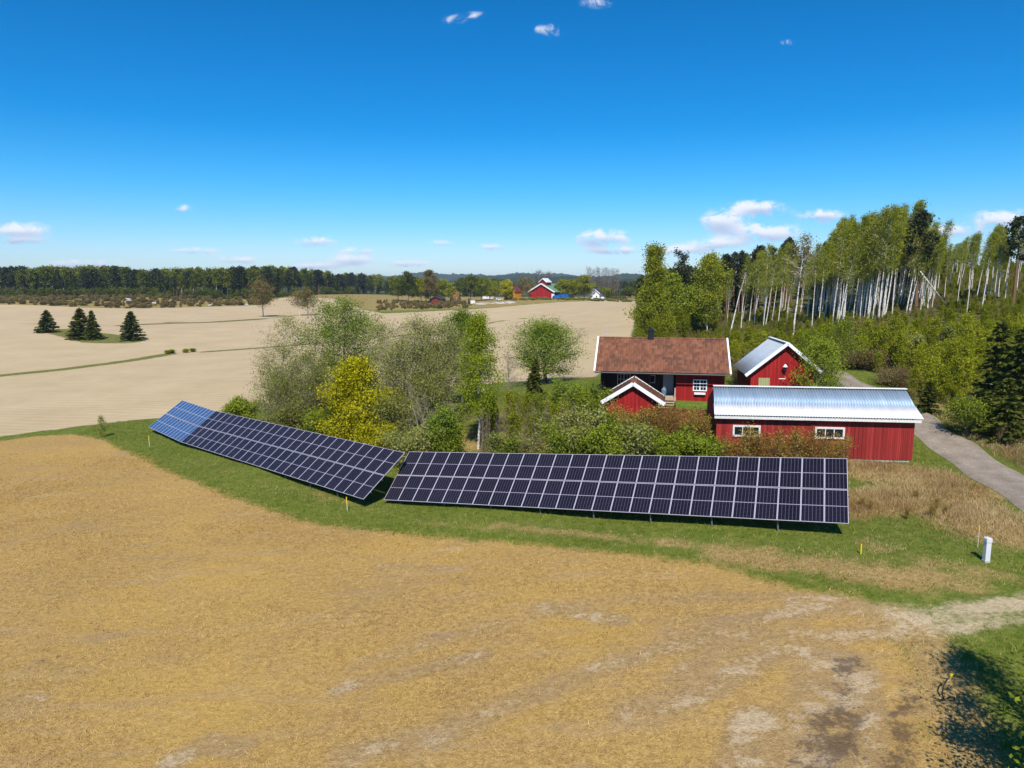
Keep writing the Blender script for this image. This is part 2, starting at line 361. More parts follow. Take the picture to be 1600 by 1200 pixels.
dry = brush([([(470, 688), (560, 700), (640, 690), (720, 690), (800, 690), (900, 694)], 4.0, .75), ([(640, 660), (760, 650), (850, 640)], 3.0, .5), ([(1330, 790), (1400, 780), (1480, 790), (1560, 830)], 2.6, 1.0), ([(1340, 730), (1420, 745), (1500, 770)], 3.0, 1.0), ([(1130, 868), (1300, 886), (1400, 900), (1500, 908)], 1.5, .85), ([(450, 760), (600, 800)], .6, .5),
             ([(780, 822), (880, 832), (1040, 848), (1200, 862)], .8, .68), ([(1350, 850), (1450, 880), (1590, 905)], .8, .6), ([(640, 815), (760, 826)], .5, .5), ([(300, 720), (420, 762), (560, 800)], .8, .35), ([(1400, 965), (1450, 1020), (1475, 1080), (1490, 1130), (1505, 1200)], 1.3, 1.0)])
dry = np.maximum(dry, np.clip((P2[:, 1] - 300) / 40, 0, 1) * .66 * (d_till < 0))
nxg, nyg = len(gx), len(gy); idx = np.arange(nxg * nyg).reshape(nyg, nxg)
Q = np.stack([idx[:-1, :-1], idx[:-1, 1:], idx[1:, 1:], idx[1:, :-1]], -1).reshape(-1, 4)
ctr = P2[Q].mean(1); cs = d_stub[Q].mean(1); ct = d_till[Q].mean(1); ch = d_hill[Q].mean(1)
cls = np.where(ctr[:, 1] > 640, 4, np.where(cs > 0, 0, np.where((ct > 0) & (d_strip[Q].mean(1) < 0), 1, np.where(ch > 0, 2, 3))))

m, t, b, out = material('land')
pos = t.node('ShaderNodeNewGeometry').outputs['Position']
big = t.noise(pos, .10, 5, .6); mid = t.noise(pos, .55, 5, .65); fine = t.noise(pos, 4.5, 5, .7); grit = t.noise(pos, 16, 3, .7); tiny = t.noise(pos, 1.7, 6, .75)
edge = t.math('ADD', t.math('MULTIPLY', t.math('SUBTRACT', mid, .5), 2.6), t.math('MULTIPLY', t.math('SUBTRACT', tiny, .5), 1.6))
mixn = t.math('ADD', t.math('MULTIPLY', fine, .55), t.math('MULTIPLY', grit, .45))
# grass: lush to dry
gr = t.ramp(t.math('ADD', t.math('MULTIPLY', tiny, .55), t.math('MULTIPLY', mixn, .45)), (.30, (.045, .072, .010)), (.45, (.095, .13, .016)), (.56, (.15, .17, .03)), (.68, (.30, .25, .09)))
dg = t.ramp(mixn, (.3, (.14, .085, .03)), (.5, (.32, .215, .08)), (.7, (.5, .38, .18)))
dryf = t.math('ADD', t.attr('dry'), t.math('MULTIPLY', t.math('SUBTRACT', mid, .5), 1.3))
col = t.mix(t.sstep(dryf, .30, .85), gr, dg)
# hillside floor: brash, dry grass, moss
hf = t.ramp(t.math('ADD', t.math('MULTIPLY', mid, .5), t.math('MULTIPLY', tiny, .5)), (.33, (.05, .042, .022)), (.46, (.10, .088, .03)), (.55, (.085, .10, .018)), (.68, (.25, .19, .085)))
col = t.mix(t.sstep(t.math('ADD', t.attr('d_hill'), t.math('MULTIPLY', edge, .8)), -.5, .7), col, hf)
# harrowed field
row = t.node('ShaderNodeTexWave', wave_type='BANDS', bands_direction='Y'); t.put(row.inputs['Vector'], t.map(pos, (1, 1, 1), rot=(0, 0, .12)))
row.inputs['Scale'].default_value = .20; row.inputs['Distortion'].default_value = 2.2; row.inputs['Detail'].default_value = 3; row.inputs['Detail Scale'].default_value = .6
tl = t.ramp(t.math('ADD', t.math('MULTIPLY', big, .5), t.math('ADD', t.math('MULTIPLY', mid, .25), t.math('MULTIPLY', row.outputs['Fac'], .13))), (.25, (.38, .29, .165)), (.5, (.47, .365, .22)), (.75, (.54, .43, .275)))
tl = t.mix(t.math('MULTIPLY', t.sstep(grit, .35, .75), .35), tl, (.38, .285, .175))
till_f = t.sstep(t.math('ADD', t.attr('d_till'), t.math('MULTIPLY', edge, .5)), -.25, .35)
col = t.mix(till_f, col, tl)
vs = t.node('ShaderNodeVectorMath', operation='LENGTH'); t.put(vs.inputs[0], pos)
strip_f = t.sstep(t.math('ADD', t.attr('d_strip'), t.math('MULTIPLY', edge, .7)), -.4, .6)
col = t.mix(t.math('MULTIPLY', strip_f, till_f), col, t.ramp(tiny, (.3, (.07, .085, .016)), (.5, (.13, .135, .03)), (.7, (.27, .215, .08))))
# stubble: sprayed-off straw
st1 = t.ramp(mixn, (.30, (.16, .095, .036)), (.43, (.30, .19, .065)), (.54, (.42, .27, .088)), (.70, (.60, .43, .18)))
st2 = t.mix(t.sstep(big, .42, .62), st1, t.mix(.40, st1, (.46, .29, .07)))
st3 = t.mix(t.math('MULTIPLY', t.sstep(mid, .5, .72), .6), st2, t.mix(.6, st2, (.30, .205, .105)))
strk = t.noise(t.map(pos, (.13, .8, 1), rot=(0, 0, .25)), 1.0, 5, .65)
st3 = t.mix(t.math('MULTIPLY', t.sstep(strk, .50, .68), .6), st3, t.mix(.6, st3, (.33, .23, .14)))
st3 = t.mix(t.math('MULTIPLY', t.sstep(t.noise(t.map(pos, (.14, .55, 1), loc=(7, 3, 0), rot=(0, 0, .35)), 1.0, 6, .7), .56, .74), .42), st3, (.50, .385, .22))
st3 = t.mix(t.math('MULTIPLY', t.sstep(tiny, .60, .74), .5), st3, (.14, .085, .045))
patch = t.sstep(t.noise(t.map(pos, (.55, 1.0, 1), loc=(2, 9, 0), rot=(0, 0, .3)), 1.0, 6, .68), .40, .62)
pl = t.math('ADD', t.math('MULTIPLY', t.math('MINIMUM', t.attr('pale'), 1.0), t.math('ADD', .30, t.math('MULTIPLY', patch, .75))), t.math('ADD', t.math('MULTIPLY', t.math('SUBTRACT', fine, .5), 1.1), t.math('MULTIPLY', t.math('SUBTRACT', tiny, .5), 1.5)))
soil = t.ramp(mixn, (.3, (.30, .215, .125)), (.5, (.48, .375, .24)), (.7, (.62, .505, .355)))
br = t.ramp(mixn, (.3, (.16, .10, .055)), (.6, (.34, .24, .135)))
st4 = t.mix(t.sstep(t.attr('pale'), .2, .75), st3, t.mix(.5, st3, br))
st4 = t.mix(t.math('MULTIPLY', t.sstep(pl, .42, 1.05), .72), st4, soil)
st4 = t.mix(t.math('MULTIPLY', t.sstep(t.math('ADD', t.attr('dark'), t.math('ADD', t.math('MULTIPLY', t.math('SUBTRACT', fine, .5), 2.2), t.math('MULTIPLY', t.math('SUBTRACT', tiny, .5), 2.6))), .35, .95), .8), st4, (.10, .065, .042))
stub_f = t.sstep(t.math('ADD', t.attr('d_stub'), t.math('MULTIPLY', edge, .75)), -.45, .55)
col = t.mix(stub_f, col, st4)
col = t.mix(t.math('MULTIPLY', t.math('MULTIPLY', t.math('SUBTRACT', 1.0, stub_f), t.sstep(t.math('ADD', t.math('MULTIPLY', pl, .45), t.math('MULTIPLY', t.attr('pale'), .5)), .34, .95)), .85), col, soil)
# far country: woods and meadows
sepp = t.node('ShaderNodeSeparateXYZ'); t.put(sepp.inputs[0], pos)
col = t.mix(t.sstep(sepp.outputs['Y'], 560, 620), col, t.ramp(t.noise(pos, .008, 4, .6), (.4, (.03, .04, .014)), (.55, (.05, .062, .018)), (.65, (.22, .17, .09))))
t.put(b.inputs['Base Color'], col); b.inputs['Roughness'].default_value = .95; b.inputs['Specular IOR Level'].default_value = .1
hgt = t.math('ADD', t.math('MULTIPLY', fine, .7), t.math('ADD', t.math('MULTIPLY', grit, .45), t.math('MULTIPLY', tiny, .9)))
bp = t.node('ShaderNodeBump'); t.put(bp.inputs['Height'], hgt); bp.inputs['Distance'].default_value = .16
t.put(bp.inputs['Strength'], t.mix(till_f, (.75, .75, .75), (.28, .28, .28)))
t.l.new(bp.outputs[0], b.inputs['Normal']); M['land'] = m
for k, nm in enumerate(('stubble_field', 'ploughed_field', 'hillside', 'grass_ground', 'countryside')):
    q = Q[cls == k]; used, inv = np.unique(q, return_inverse=True); inv = inv.reshape(-1, 4)
    me = mesh_np(nm, np.column_stack([P2[used], ZZ[used]]), quads=inv, mat=m, smooth=True,
                 attrs={'d_stub': d_stub[used], 'd_till': d_till[used], 'd_hill': d_hill[used], 'd_strip': d_strip[used], 'pale': pale[used], 'dark': dark[used], 'dry': dry[used]})
    tag(link(nm, me), kind='structure')

# the gravel road past the sheds
rl = [G(a, c)[:2] for a, c in ((1600, 803), (1530, 752), (1470, 708), (1440, 686))]; rr = [G(a, c)[:2] for a, c in ((1600, 742), (1540, 707), (1490, 677), (1456, 657))]
cen = [(p + q) / 2 for p, q in zip(rl, rr)]; cen = [cen[0] + (cen[0] - cen[1]) * 2.2] + cen
cen += [G(1400, 632)[:2], G(1330, 600)[:2], G(1300, 583)[:2], G(1268, 571)[:2], G(1225, 563)[:2]]
cen = np.array(cen)
def smooth_line(p, step):
    out = []
    for i in range(len(p) - 1):
        a, b_, c, d = p[max(i - 1, 0)], p[i], p[i + 1], p[min(i + 2, len(p) - 1)]; n = max(2, int(np.linalg.norm(c - b_) / step))
        for k in range(n):
            u = k / n; out.append(.5 * ((2 * b_) + (c - a) * u + (2 * a - 5 * b_ + 4 * c - d) * u * u + (3 * b_ - a - 3 * c + d) * u ** 3))
    return np.array(out + [p[-1]])
road_c = smooth_line(cen, .8); tg = np.gradient(road_c, axis=0); tg /= np.linalg.norm(tg, axis=1)[:, None] + 1e-9; nr = np.stack([tg[:, 1], -tg[:, 0]], 1)
wv = np.linspace(-1, 1, 11); wdt = 1.48 + .12 * np.sin(np.arange(len(road_c)) * .7)
rp = road_c[:, None, :] + nr[:, None, :] * (wv[None, :, None] * wdt[:, None, None]); rz = HN(rp[..., 0], rp[..., 1]) + .10 - .08 * np.abs(wv)[None, :] ** 6 + .03 * (1 - wv[None, :] ** 2)
ri = np.arange(rp.shape[0] * 11).reshape(-1, 11); rq = np.stack([ri[:-1, :-1], ri[:-1, 1:], ri[1:, 1:], ri[1:, :-1]], -1).reshape(-1, 4)
m, t, b, out = material('gravel'); pos = t.node('ShaderNodeNewGeometry').outputs['Position']; f1 = t.noise(pos, 9, 5, .75); f2 = t.noise(pos, .8, 4, .6)
cl = t.ramp(t.math('ADD', t.math('MULTIPLY', f1, .6), t.math('MULTIPLY', f2, .4)), (.35, (.12, .092, .066)), (.5, (.235, .19, .145)), (.66, (.42, .35, .275)))
across = t.attr('across'); wear = t.sstep(t.math('ADD', t.math('ABSOLUTE', t.math('SUBTRACT', t.math('ABSOLUTE', across), .5)), t.math('MULTIPLY', t.math('SUBTRACT', f2, .5), .5)), .05, .35)
cl = t.mix(t.math('MULTIPLY', wear, .45), t.mix(.25, cl, (.36, .305, .25)), t.mix(.4, cl, (.15, .13, .08)))
t.put(b.inputs['Base Color'], cl); b.inputs['Roughness'].default_value = .95; t.put(b.inputs['Normal'], t.bump(f1, .6, .05))
tag(link('road', mesh_np('road', np.concatenate([rp.reshape(-1, 2), rz.reshape(-1, 1)], 1), quads=rq, mat=m, smooth=True, attrs={'across': np.tile(wv, len(road_c))})), kind='structure')
def road_dist(p): return float(np.min(np.linalg.norm(road_c - np.asarray(p)[None, :2], axis=1)))

# far wooded ridges
m, t, b, out = material('wooded_ridge'); pos = t.node('ShaderNodeNewGeometry').outputs['Position']
t.put(b.inputs['Base Color'], t.ramp(t.math('ADD', t.math('MULTIPLY', t.noise(pos, .02, 6, .75), .6), t.math('MULTIPLY', t.noise(pos, .12, 3, .7), .4)), (.36, (.012, .020, .010)), (.52, (.028, .040, .016)), (.66, (.055, .065, .022))))
b.inputs['Roughness'].default_value = 1; b.inputs['Specular IOR Level'].default_value = 0; M['ridge'] = m
def ridge(y0, depth, prof, x0, x1, nx, seed):
    rg = np.random.default_rng(seed); xs = np.linspace(x0, x1, nx); ny = 26; vs = np.linspace(0, 1, ny); h = prof(xs); rough = rg.normal(0, 1, (ny, nx))
    X, Vv = np.meshgrid(xs, vs); Y = y0 + Vv * depth; Z = (np.sin(Vv * pi / 2) ** .8) * h[None, :] + rough * (3.0 * (y0 / 2500)) * (Vv > 0); Z[0] = -8
    i = np.arange(nx * ny).reshape(ny, nx); q = np.stack([i[:-1, :-1], i[:-1, 1:], i[1:, 1:], i[1:, :-1]], -1).reshape(-1, 4)
    tag(link('hills', mesh_np('hills', np.stack([X, Y, Z], -1).reshape(-1, 3), quads=q, mat=M['ridge'])), kind='structure')
ridge(1500, 500, lambda x: 22 + 6 * np.sin(x * .004 + 1) + 5 * np.sin(x * .011), -1700, 1500, 640, 1)
ridge(2300, 600, lambda x: 37 + 9 * np.sin(x * .0042 + .4) + 7 * np.sin(x * .0113 + 2) + 3 * np.sin(x * .031), -2400, 2400, 620, 2)
ridge(3500, 800, lambda x: 58 + 12 * np.sin(x * .0031 + 2.1) + 8 * np.sin(x * .0087) + 4 * np.sin(x * .023 + 1), -3600, 3600, 640, 3)

# ------------------------------------------------------------------ solar arrays
def panel_material(name, cell, cell2, line, mid, cols=6, rows=24, rough=.12, spec=.5):
    m, t, b, out = material(name); uv = t.node('ShaderNodeUVMap'); uv.uv_map = 'uv'; sp = t.node('ShaderNodeSeparateXYZ'); t.put(sp.inputs[0], uv.outputs[0])
    def grid(s, n, wdt):
        f = t.math('FRACT', t.math('MULTIPLY', s, float(n))); return t.math('GREATER_THAN', t.math('ABSOLUTE', t.math('SUBTRACT', f, .5)), .5 - wdt)
    gx_ = grid(sp.outputs['X'], cols, .045); gy_ = grid(sp.outputs['Y'], rows, .05)
    md = t.math('LESS_THAN', t.math('ABSOLUTE', t.math('SUBTRACT', sp.outputs['Y'], .5)), .009)
    oc = t.node('ShaderNodeObjectInfo').outputs['Random']; c = t.mix(oc, cell, cell2)
    c = t.mix(t.math('MULTIPLY', gy_, .42), c, line); c = t.mix(t.math('MULTIPLY', gx_, .9), c, line); c = t.mix(md, c, mid)
    t.put(b.inputs['Base Color'], c); b.inputs['Roughness'].default_value = rough; b.inputs['Specular IOR Level'].default_value = spec
    return m
M['cells'] = panel_material('cells_dark', (.005, .005, .012), (.008, .007, .017), (.11, .105, .14), (.28, .26, .34), rough=.14, spec=.10)
M['cells_blue'] = panel_material('cells_blue', (.022, .060, .155), (.028, .072, .175), (.16, .24, .36), (.36, .42, .52), rough=.2)
M['alu'] = simple('aluminium_frame', (.50, .47, .55), .42, .06, 2, metal=.15, spec=.4)
M['alu_shaded'] = simple('galvanised_steel', (.16, .16, .165), .6, .2, 3, metal=.3)  # mounting steel, its colour darkened for the shade under the panels
def solar_array(B, yaw, roll, tilt, n, mw, ml, cellmat, label, gap0, gap1, anchor=(0, 0)):
    e = Vector((cos(yaw) * cos(roll), sin(yaw) * cos(roll), sin(roll))); back = Vector((-sin(yaw), cos(yaw), 0)); up = e.cross(back).normalized(); back = up.cross(e)
    Wd = n * mw
    root = bpy.data.objects.new('solar_array', None); C.objects.link(root); root.matrix_world = Matrix.Translation(B) @ Matrix((e, back, up)).transposed().to_4x4()
    tag(root, label, 'solar array', 'solar arrays beside the field')
    T = Matrix.Rotation(tilt, 4, 'X'); g = .008; hw, hl = mw - 2 * g, ml - 2 * g
    pm = MB().box(.02, hw - .02, .02, hl - .02, -.03, 0.0).build('solar_panel', cellmat, root); me = pm.data
    uvl = me.uv_layers.new(name='uv')
    for p in me.polygons:
        for li in p.loop_indices:
            v = me.vertices[me.loops[li].vertex_index].co; uvl.data[li].uv = ((v.x - .02) / (hw - .04), (v.y - .02) / (hl - .04))
    f = MB(); fw = .026
    f.box(0, hw, 0, fw, -.037, .006).box(0, hw, hl - fw, hl, -.037, .006).box(0, fw, fw, hl - fw, -.037, .006).box(hw - fw, hw, fw, hl - fw, -.037, .006)
    fr = f.build('frame', M['alu'], pm); first = True; spots = []
    for r_ in range(2):
        for i in range(n):
            if first: o = pm; first = False
            else:
                o = pm.copy(); C.objects.link(o); k = fr.copy(); C.objects.link(k); k.parent = o
            o.parent = root; sag = .004 * sin(i * 1.7 + r_); o.matrix_local = T @ Matrix.Translation((i * mw + g, r_ * (ml + .03) + g, .06 + sag))
    S = 2 * ml + .03
    for v in (.16, .42, .58, .84):
        rl_ = MB().box(-.06, Wd + .06, S * v - .03, S * v + .03, -.06, .018).build('mounting_rail', M['alu_shaded'], root); rl_.matrix_local = T
    k = 0; x = mw
    while x < Wd:
        wg = Vector(B) + e * x
        for yy, hz in ((.35 * cos(tilt), .35 * sin(tilt)), (S * .82 * cos(tilt), S * .82 * sin(tilt))):
            q = Vector(B) + e * x + back * yy; gz = Hh(q.x, q.y) - .3; top = q.z + hz - .07
            dz = top - gz
            if dz < .15: continue
            MB().tube((x, yy, hz - .07), (x, yy, hz - .07 - dz), .045, n=6).build('post', M['alu_shaded'], root)
        MB().beam((x, .1 * cos(tilt), .1 * sin(tilt) - .06), (x, S * .97 * cos(tilt), S * .97 * sin(tilt) - .06), .05, .08).build('girder', M['alu_shaded'], root)
        x += mw * 3
    return root
A_B = (-8.785, 47.171, .253); L_B = (-31.8885, 67.0236, -.178)
solar_array(A_B, -.438, .088, .623, 25, 1.154, 2.21, M['cells'], 'front solar array of black panels between the sheds and the stubble field', .3, .5)
solar_array(L_B, -.761, .026, .619, 25, 1.2117, 2.205, M['cells'], 'long black solar array slanting away in front of the yellow maple', .3, .3)
_b = np.array([-38.85, 74.55, -.25]); _d = np.array(L_B) - _b; _L = float(np.linalg.norm(_d))
solar_array(tuple(_b), atan2(_d[1], _d[0]), math.asin(_d[2] / _L), .60, 12, (_L - .02) / 12, 2.205, M['cells_blue'], 'short blue solar array at the far end of the black one', .3, .3)

# ------------------------------------------------------------------ buildings
def board_mat(name, col, pitch=.16, dirt=.25, rough=.75, spec=.25):
    m, t, b, out = material(name); tc = t.node('ShaderNodeTexCoord').outputs['Object']; sp = t.node('ShaderNodeSeparateXYZ'); t.put(sp.inputs[0], tc)
    h = t.math('ADD', sp.outputs['X'], sp.outputs['Y']); q = t.math('DIVIDE', h, pitch); fr = t.math('FRACT', q)
    wn = t.node('ShaderNodeTexWhiteNoise', noise_dimensions='1D'); t.put(wn.inputs['W'], t.math('FLOOR', q))
    groove = t.math('LESS_THAN', fr, .10); str_ = t.noise(t.map(tc, (9, 9, .7)), 1.0, 5, .7); bl = t.noise(tc, .7, 3, .5)
    k = t.math('ADD', t.math('MULTIPLY', wn.outputs['Value'], .35), t.math('ADD', t.math('MULTIPLY', str_, .45), t.math('MULTIPLY', bl, .2)))
    lo = tuple(c * (1 - dirt) for c in col); hi = tuple(min(1, c * (1 + dirt) + .006) for c in col)
    c = t.ramp(k, (.25, lo), (.5, col), (.78, hi)); c = t.mix(t.math('MULTIPLY', groove, .6), c, tuple(v * .35 for v in col))
    t.put(b.inputs['Base Color'], c); b.inputs['Roughness'].default_value = rough; b.inputs['Specular IOR Level'].default_value = spec
    t.put(b.inputs['Normal'], t.bump(t.math('MULTIPLY', groove, -1.0), .6, .02)); return m
M['red'] = board_mat('red_boards', (.31, .011, .010), .16, .34); M['red_old'] = board_mat('weathered_red_boards', (.27, .024, .020), .26, .38)
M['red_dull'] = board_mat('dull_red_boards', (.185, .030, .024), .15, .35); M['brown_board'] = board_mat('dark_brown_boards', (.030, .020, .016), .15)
M['white'] = simple('white_paint', (.78, .78, .79), .5, .06, 4); M['white_old'] = simple('weathered_white_paint', (.66, .64, .60), .7, .22, 7)
M['door_grey'] = simple('pale_grey_paint', (.36, .38, .42), .45, .06, 2); M['wood'] = simple('weathered_wood', (.42, .33, .24), .8, .3, 8, bump=.2); M['black'] = simple('black_sheet_metal', (.014, .014, .017), .45, .2, 4)
M['concrete'] = simple('concrete', (.38, .35, .31), .9, .2, 5, bump=.3); M['green_hatch'] = board_mat('pale_green_hatch', (.34, .34, .16), .2, .2); M['gutter'] = simple('dark_gutter', (.04, .042, .05), .4, .1, 3)
m, t, b, out = material('window_glass'); b.inputs['Base Color'].default_value = (.012, .016, .022, 1); b.inputs['Roughness'].default_value = .06; b.inputs['Specular IOR Level'].default_value = .6; M['glass'] = m
m, t, b, out = material('clay_tile'); tc = t.node('ShaderNodeTexCoord').outputs['Object']
sp = t.node('ShaderNodeSeparateXYZ'); t.put(sp.inputs[0], tc)
cx = t.node('ShaderNodeCombineXYZ'); t.put(cx.inputs[0], t.math('FLOOR', t.math('DIVIDE', sp.outputs['X'], .24))); t.put(cx.inputs[1], t.math('FLOOR', t.math('DIVIDE', sp.outputs['Y'], .34)))
wn = t.node('ShaderNodeTexWhiteNoise', noise_dimensions='3D'); t.put(wn.inputs['Vector'], cx.outputs[0])
base = t.ramp(t.math('ADD', t.math('MULTIPLY', wn.outputs['Value'], .55), t.math('MULTIPLY', t.noise(tc, 2.2, 4, .6), .45)), (.2, (.125, .048, .026)), (.55, (.195, .076, .040)), (.85, (.26, .112, .064)))
lich = t.sstep(t.noise(t.map(tc, (.55, .75, .75)), 1.0, 5, .62), .50, .72); base = t.mix(t.math('MULTIPLY', lich, .8), base, (.060, .034, .028))
t.put(b.inputs['Base Color'], base); b.inputs['Roughness'].default_value = .8; M['tile'] = m
def metal_mat(name, col, col2, rough, metal):
    m, t, b, out = material(name); tc = t.node('ShaderNodeTexCoord').outputs['Object']; st = t.noise(t.map(tc, (4, .35, .35)), 1.0, 4, .65); bl = t.noise(tc, .9, 3, .5)
    t.put(b.inputs['Base Color'], t.ramp(t.math('ADD', t.math('MULTIPLY', st, .65), t.math('MULTIPLY', bl, .35)), (.3, col), (.7, col2))); b.inputs['Roughness'].default_value = rough; b.inputs['Metallic'].default_value = metal; return m
M['tin'] = metal_mat('galvanised_roof', (.26, .36, .46), (.40, .50, .60), .55, .55); M['tin_pale'] = metal_mat('pale_roof_sheet', (.62, .64, .68), (.80, .80, .82), .55, .25); M['tin_barn'] = metal_mat('barn_roof_sheet', (.50, .56, .60), (.64, .69, .73), .45, .35)

def wave_slope(p_eave0, p_eave1, p_ridge0, p_ridge1, pitch, amp, rows=1, step=0.0, th=.03, shape='sin'):
    """a corrugated or tiled roof slope between its eave and its ridge, given as four corners"""
    a, b_, c, d = (np.array(v, float) for v in (p_eave0, p_eave1, p_ridge0, p_ridge1)); Lx = np.linalg.norm(b_ - a); n = int(Lx / pitch) * 6
    nrm = np.cross(b_ - a, c - a); nrm /= np.linalg.norm(nrm); us = np.linspace(0, 1, n + 1); wv_ = amp * np.sin(us * (n / 6) * 2 * pi)
    if shape == 'pan': wv_ = amp * (np.abs(np.sin(us * (n / 6) * pi)) ** .7 * 2 - 1)
    vv = []
    for r_ in range(rows): vv += [(r_ / rows, step), ((r_ + 1) / rows - .02 / rows if r_ < rows - 1 else 1.0, 0)]
    V_ = []
    for v, ofs in vv:
        base_ = (a + (b_ - a) * us[:, None]) * (1 - v) + (c + (d - c) * us[:, None]) * v; V_.append(base_ + nrm * (wv_ + ofs)[:, None])
    V_ = np.array(V_); k = V_.shape[0]; top = V_.reshape(-1, 3); bot = top - nrm * th; i = np.arange(k * (n + 1)).reshape(k, n + 1); N = k * (n + 1)
    q = np.stack([i[:-1, :-1], i[:-1, 1:], i[1:, 1:], i[1:, :-1]], -1).reshape(-1, 4); q2 = q[:, ::-1] + N
    s1 = np.stack([i[0, 1:], i[0, :-1], i[0, :-1] + N, i[0, 1:] + N], -1); s2 = np.stack([i[-1, :-1], i[-1, 1:], i[-1, 1:] + N, i[-1, :-1] + N], -1)
    e1 = np.stack([i[:-1, 0], i[1:, 0], i[1:, 0] + N, i[:-1, 0] + N], -1); e2 = np.stack([i[1:, -1], i[:-1, -1], i[:-1, -1] + N, i[1:, -1] + N], -1)
    return np.concatenate([top, bot]), np.concatenate([q, q2, s1, s2, e1, e2])
def slopes(name, parts, mat, parent):
    vs, qs, o = [], [], 0
    for v, q in parts: vs.append(v); qs.append(q + o); o += len(v)
    return link(name, mesh_np(name, np.concatenate(vs), quads=np.concatenate(qs), mat=mat), parent)
def window(parent, x, z, wd, ht, y, fw=.09, cols=2, rows=3, mull=.09, fm='white', depth=.07):
    """a window in a front wall whose face is at y (local); frame proud of the wall, pane set inside it"""
    f = MB(); y0 = y - depth; f.box(x, x + wd, y0, y + .02, z, z + fw).box(x, x + wd, y0, y + .02, z + ht - fw, z + ht).box(x, x + fw, y0, y + .02, z + fw, z + ht - fw).box(x + wd - fw, x + wd, y0, y + .02, z + fw, z + ht - fw)
    for i in range(1, cols):
        xx = x + fw + (wd - 2 * fw) * i / cols; f.box(xx - mull / 2, xx + mull / 2, y0 + .012, y + .02, z + fw, z + ht - fw)
    f2 = .035
    for c_ in range(cols):
        xa = x + fw + (wd - 2 * fw) * c_ / cols + (mull / 2 if c_ else 0); xb = x + fw + (wd - 2 * fw) * (c_ + 1) / cols - (mull / 2 if c_ < cols - 1 else 0)
        for r_ in range(1, rows):
            zz = z + fw + (ht - 2 * fw) * r_ / rows; f.box(xa, xb, y0 + .02, y + .01, zz - f2 / 2, zz + f2 / 2)
        if rows > 1: f.box((xa + xb) / 2 - f2 / 2, (xa + xb) / 2 + f2 / 2, y0 + .024, y + .008, z + fw, z + ht - fw)
    wn_ = bpy.data.objects.new('window', None)
    fr = f.build('window', M[fm], parent); MB().box(x + fw * .6, x + wd - fw * .6, y - .018, y - .006, z + fw * .6, z + ht - fw * .6).build('pane', M['glass'], fr); return fr

# --- the cottage: tiled roof, dark recessed porch on the left, red room on the right
ce0 = at_z(929.5, 580, 7.1); ce1 = at_z(1141, 585, 7.1); cyaw = atan2(ce1[1] - ce0[1], ce1[0] - ce0[0]); cl_ = float(np.linalg.norm((ce1 - ce0)[:2])); GZ = 4.45
org = ce0[:2] + .85 * np.array([-sin(cyaw), cos(cyaw)])
cot = empty('cottage', (org[0], org[1], GZ), cyaw, 'cottage with moss-stained clay tile roof, dark porch and red front room', 'house')
X0, X1 = .62, cl_ - .5; XR = X0 + (X1 - X0) * .622; ZE = 7.1 - GZ; DP = 6.8; RY = DP / 2; EY = -.85; RZ = ZE + (RY - EY) * .645
zw = lambda y: ZE + (y - EY) * .645 - .16 if y <= RY else ZE + (2 * RY - y - EY) * .645 - .16
wl = MB(); wl.prism([(X0, -.7), (X0, zw(0) - .02), (X0, zw(0))], 0, 0.01) if False else None
def gable_wall(mb, x0, x1, y0, y1, z0):
    pts = [(y0, z0), (y1, z0), (y1, zw(y1))] + ([(RY, zw(RY))] if y0 < RY < y1 else []) + [(y0, zw(y0))]; n = len(pts)
    vs = [(x0, a, c) for a, c in pts] + [(x1, a, c) for a, c in pts]; mb.add(vs, [tuple(range(n)), tuple(range(n, 2 * n))[::-1]] + [(i, (i + 1) % n, n + (i + 1) % n, n + i) for i in range(n)])
wl = MB(); wl.box(XR, X1, 0, .14, -.9, zw(0)); gable_wall(wl, X1, X1 + .14, 0, DP, -.9); wl.box(X0, X1, DP - .14, DP, -.9, zw(DP)); wl.box(XR, XR + .14, .14, 1.9, -.9, zw(.2)); wl.build('wall', M['red'], cot)
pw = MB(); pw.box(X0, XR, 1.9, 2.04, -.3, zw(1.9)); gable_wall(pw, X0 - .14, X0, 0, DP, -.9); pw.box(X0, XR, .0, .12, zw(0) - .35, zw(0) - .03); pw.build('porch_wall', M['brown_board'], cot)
MB().box(X0, XR, -.05, 1.9, .18, .34).box(X0, XR, .0, .1, -.9, .18).build('porch_floor', M['wood'], cot)
DX = X0 + (X1 - X0) * (1049 - 942) / 190
dr = MB().box(DX - .52, DX + .42, 1.82, 1.9, .36, zw(1.9) - .5).build('door', M['door_grey'], cot); MB().box(DX + .24, DX + .34, 1.77, 1.82, 1.25, 1.35).build('handle', M['alu'], dr)
fp = MB(); fp.tube((DX - 1.75, .35, .34), (DX - 1.75, .35, zw(.3)), .07, n=8).build('porch_post', M['red_dull'], cot); MB().box(XR - .16, XR - .04, -.16, -.02, -.6, 1.2).build('rail_post', M['wood'], cot)
MB().tube((X0 + .1, .12, .3), (X0 + .1, .12, zw(.1)), .08, n=8).build('porch_post', M['brown_board'], cot)
window(cot, X0 + 1.3, 1.1, 1.2, 1.05, 1.9, .05, 2, 2, .05, 'white_old'); window(cot, DX - 1.75, 1.35, .5, .75, 1.9, .05, 1, 1, .05, 'white_old')
wx = X0 + (X1 - X0) * (1086 - 942) / 190; wf = window(cot, wx, .98, 1.22, 1.05, 0, .09, 2, 3, .11)
fb = MB().box(wx + .12, wx + 1.1, -.24, -.02, .68, .84).build('flower_box', M['white'], cot)
stp = MB()
for i in range(5): stp.box(DX - .95, XR - .18, -.30 * (i + 1) - .06, -.30 * i - .06, .14 - .19 * i - .05, .14 - .19 * i + .02)
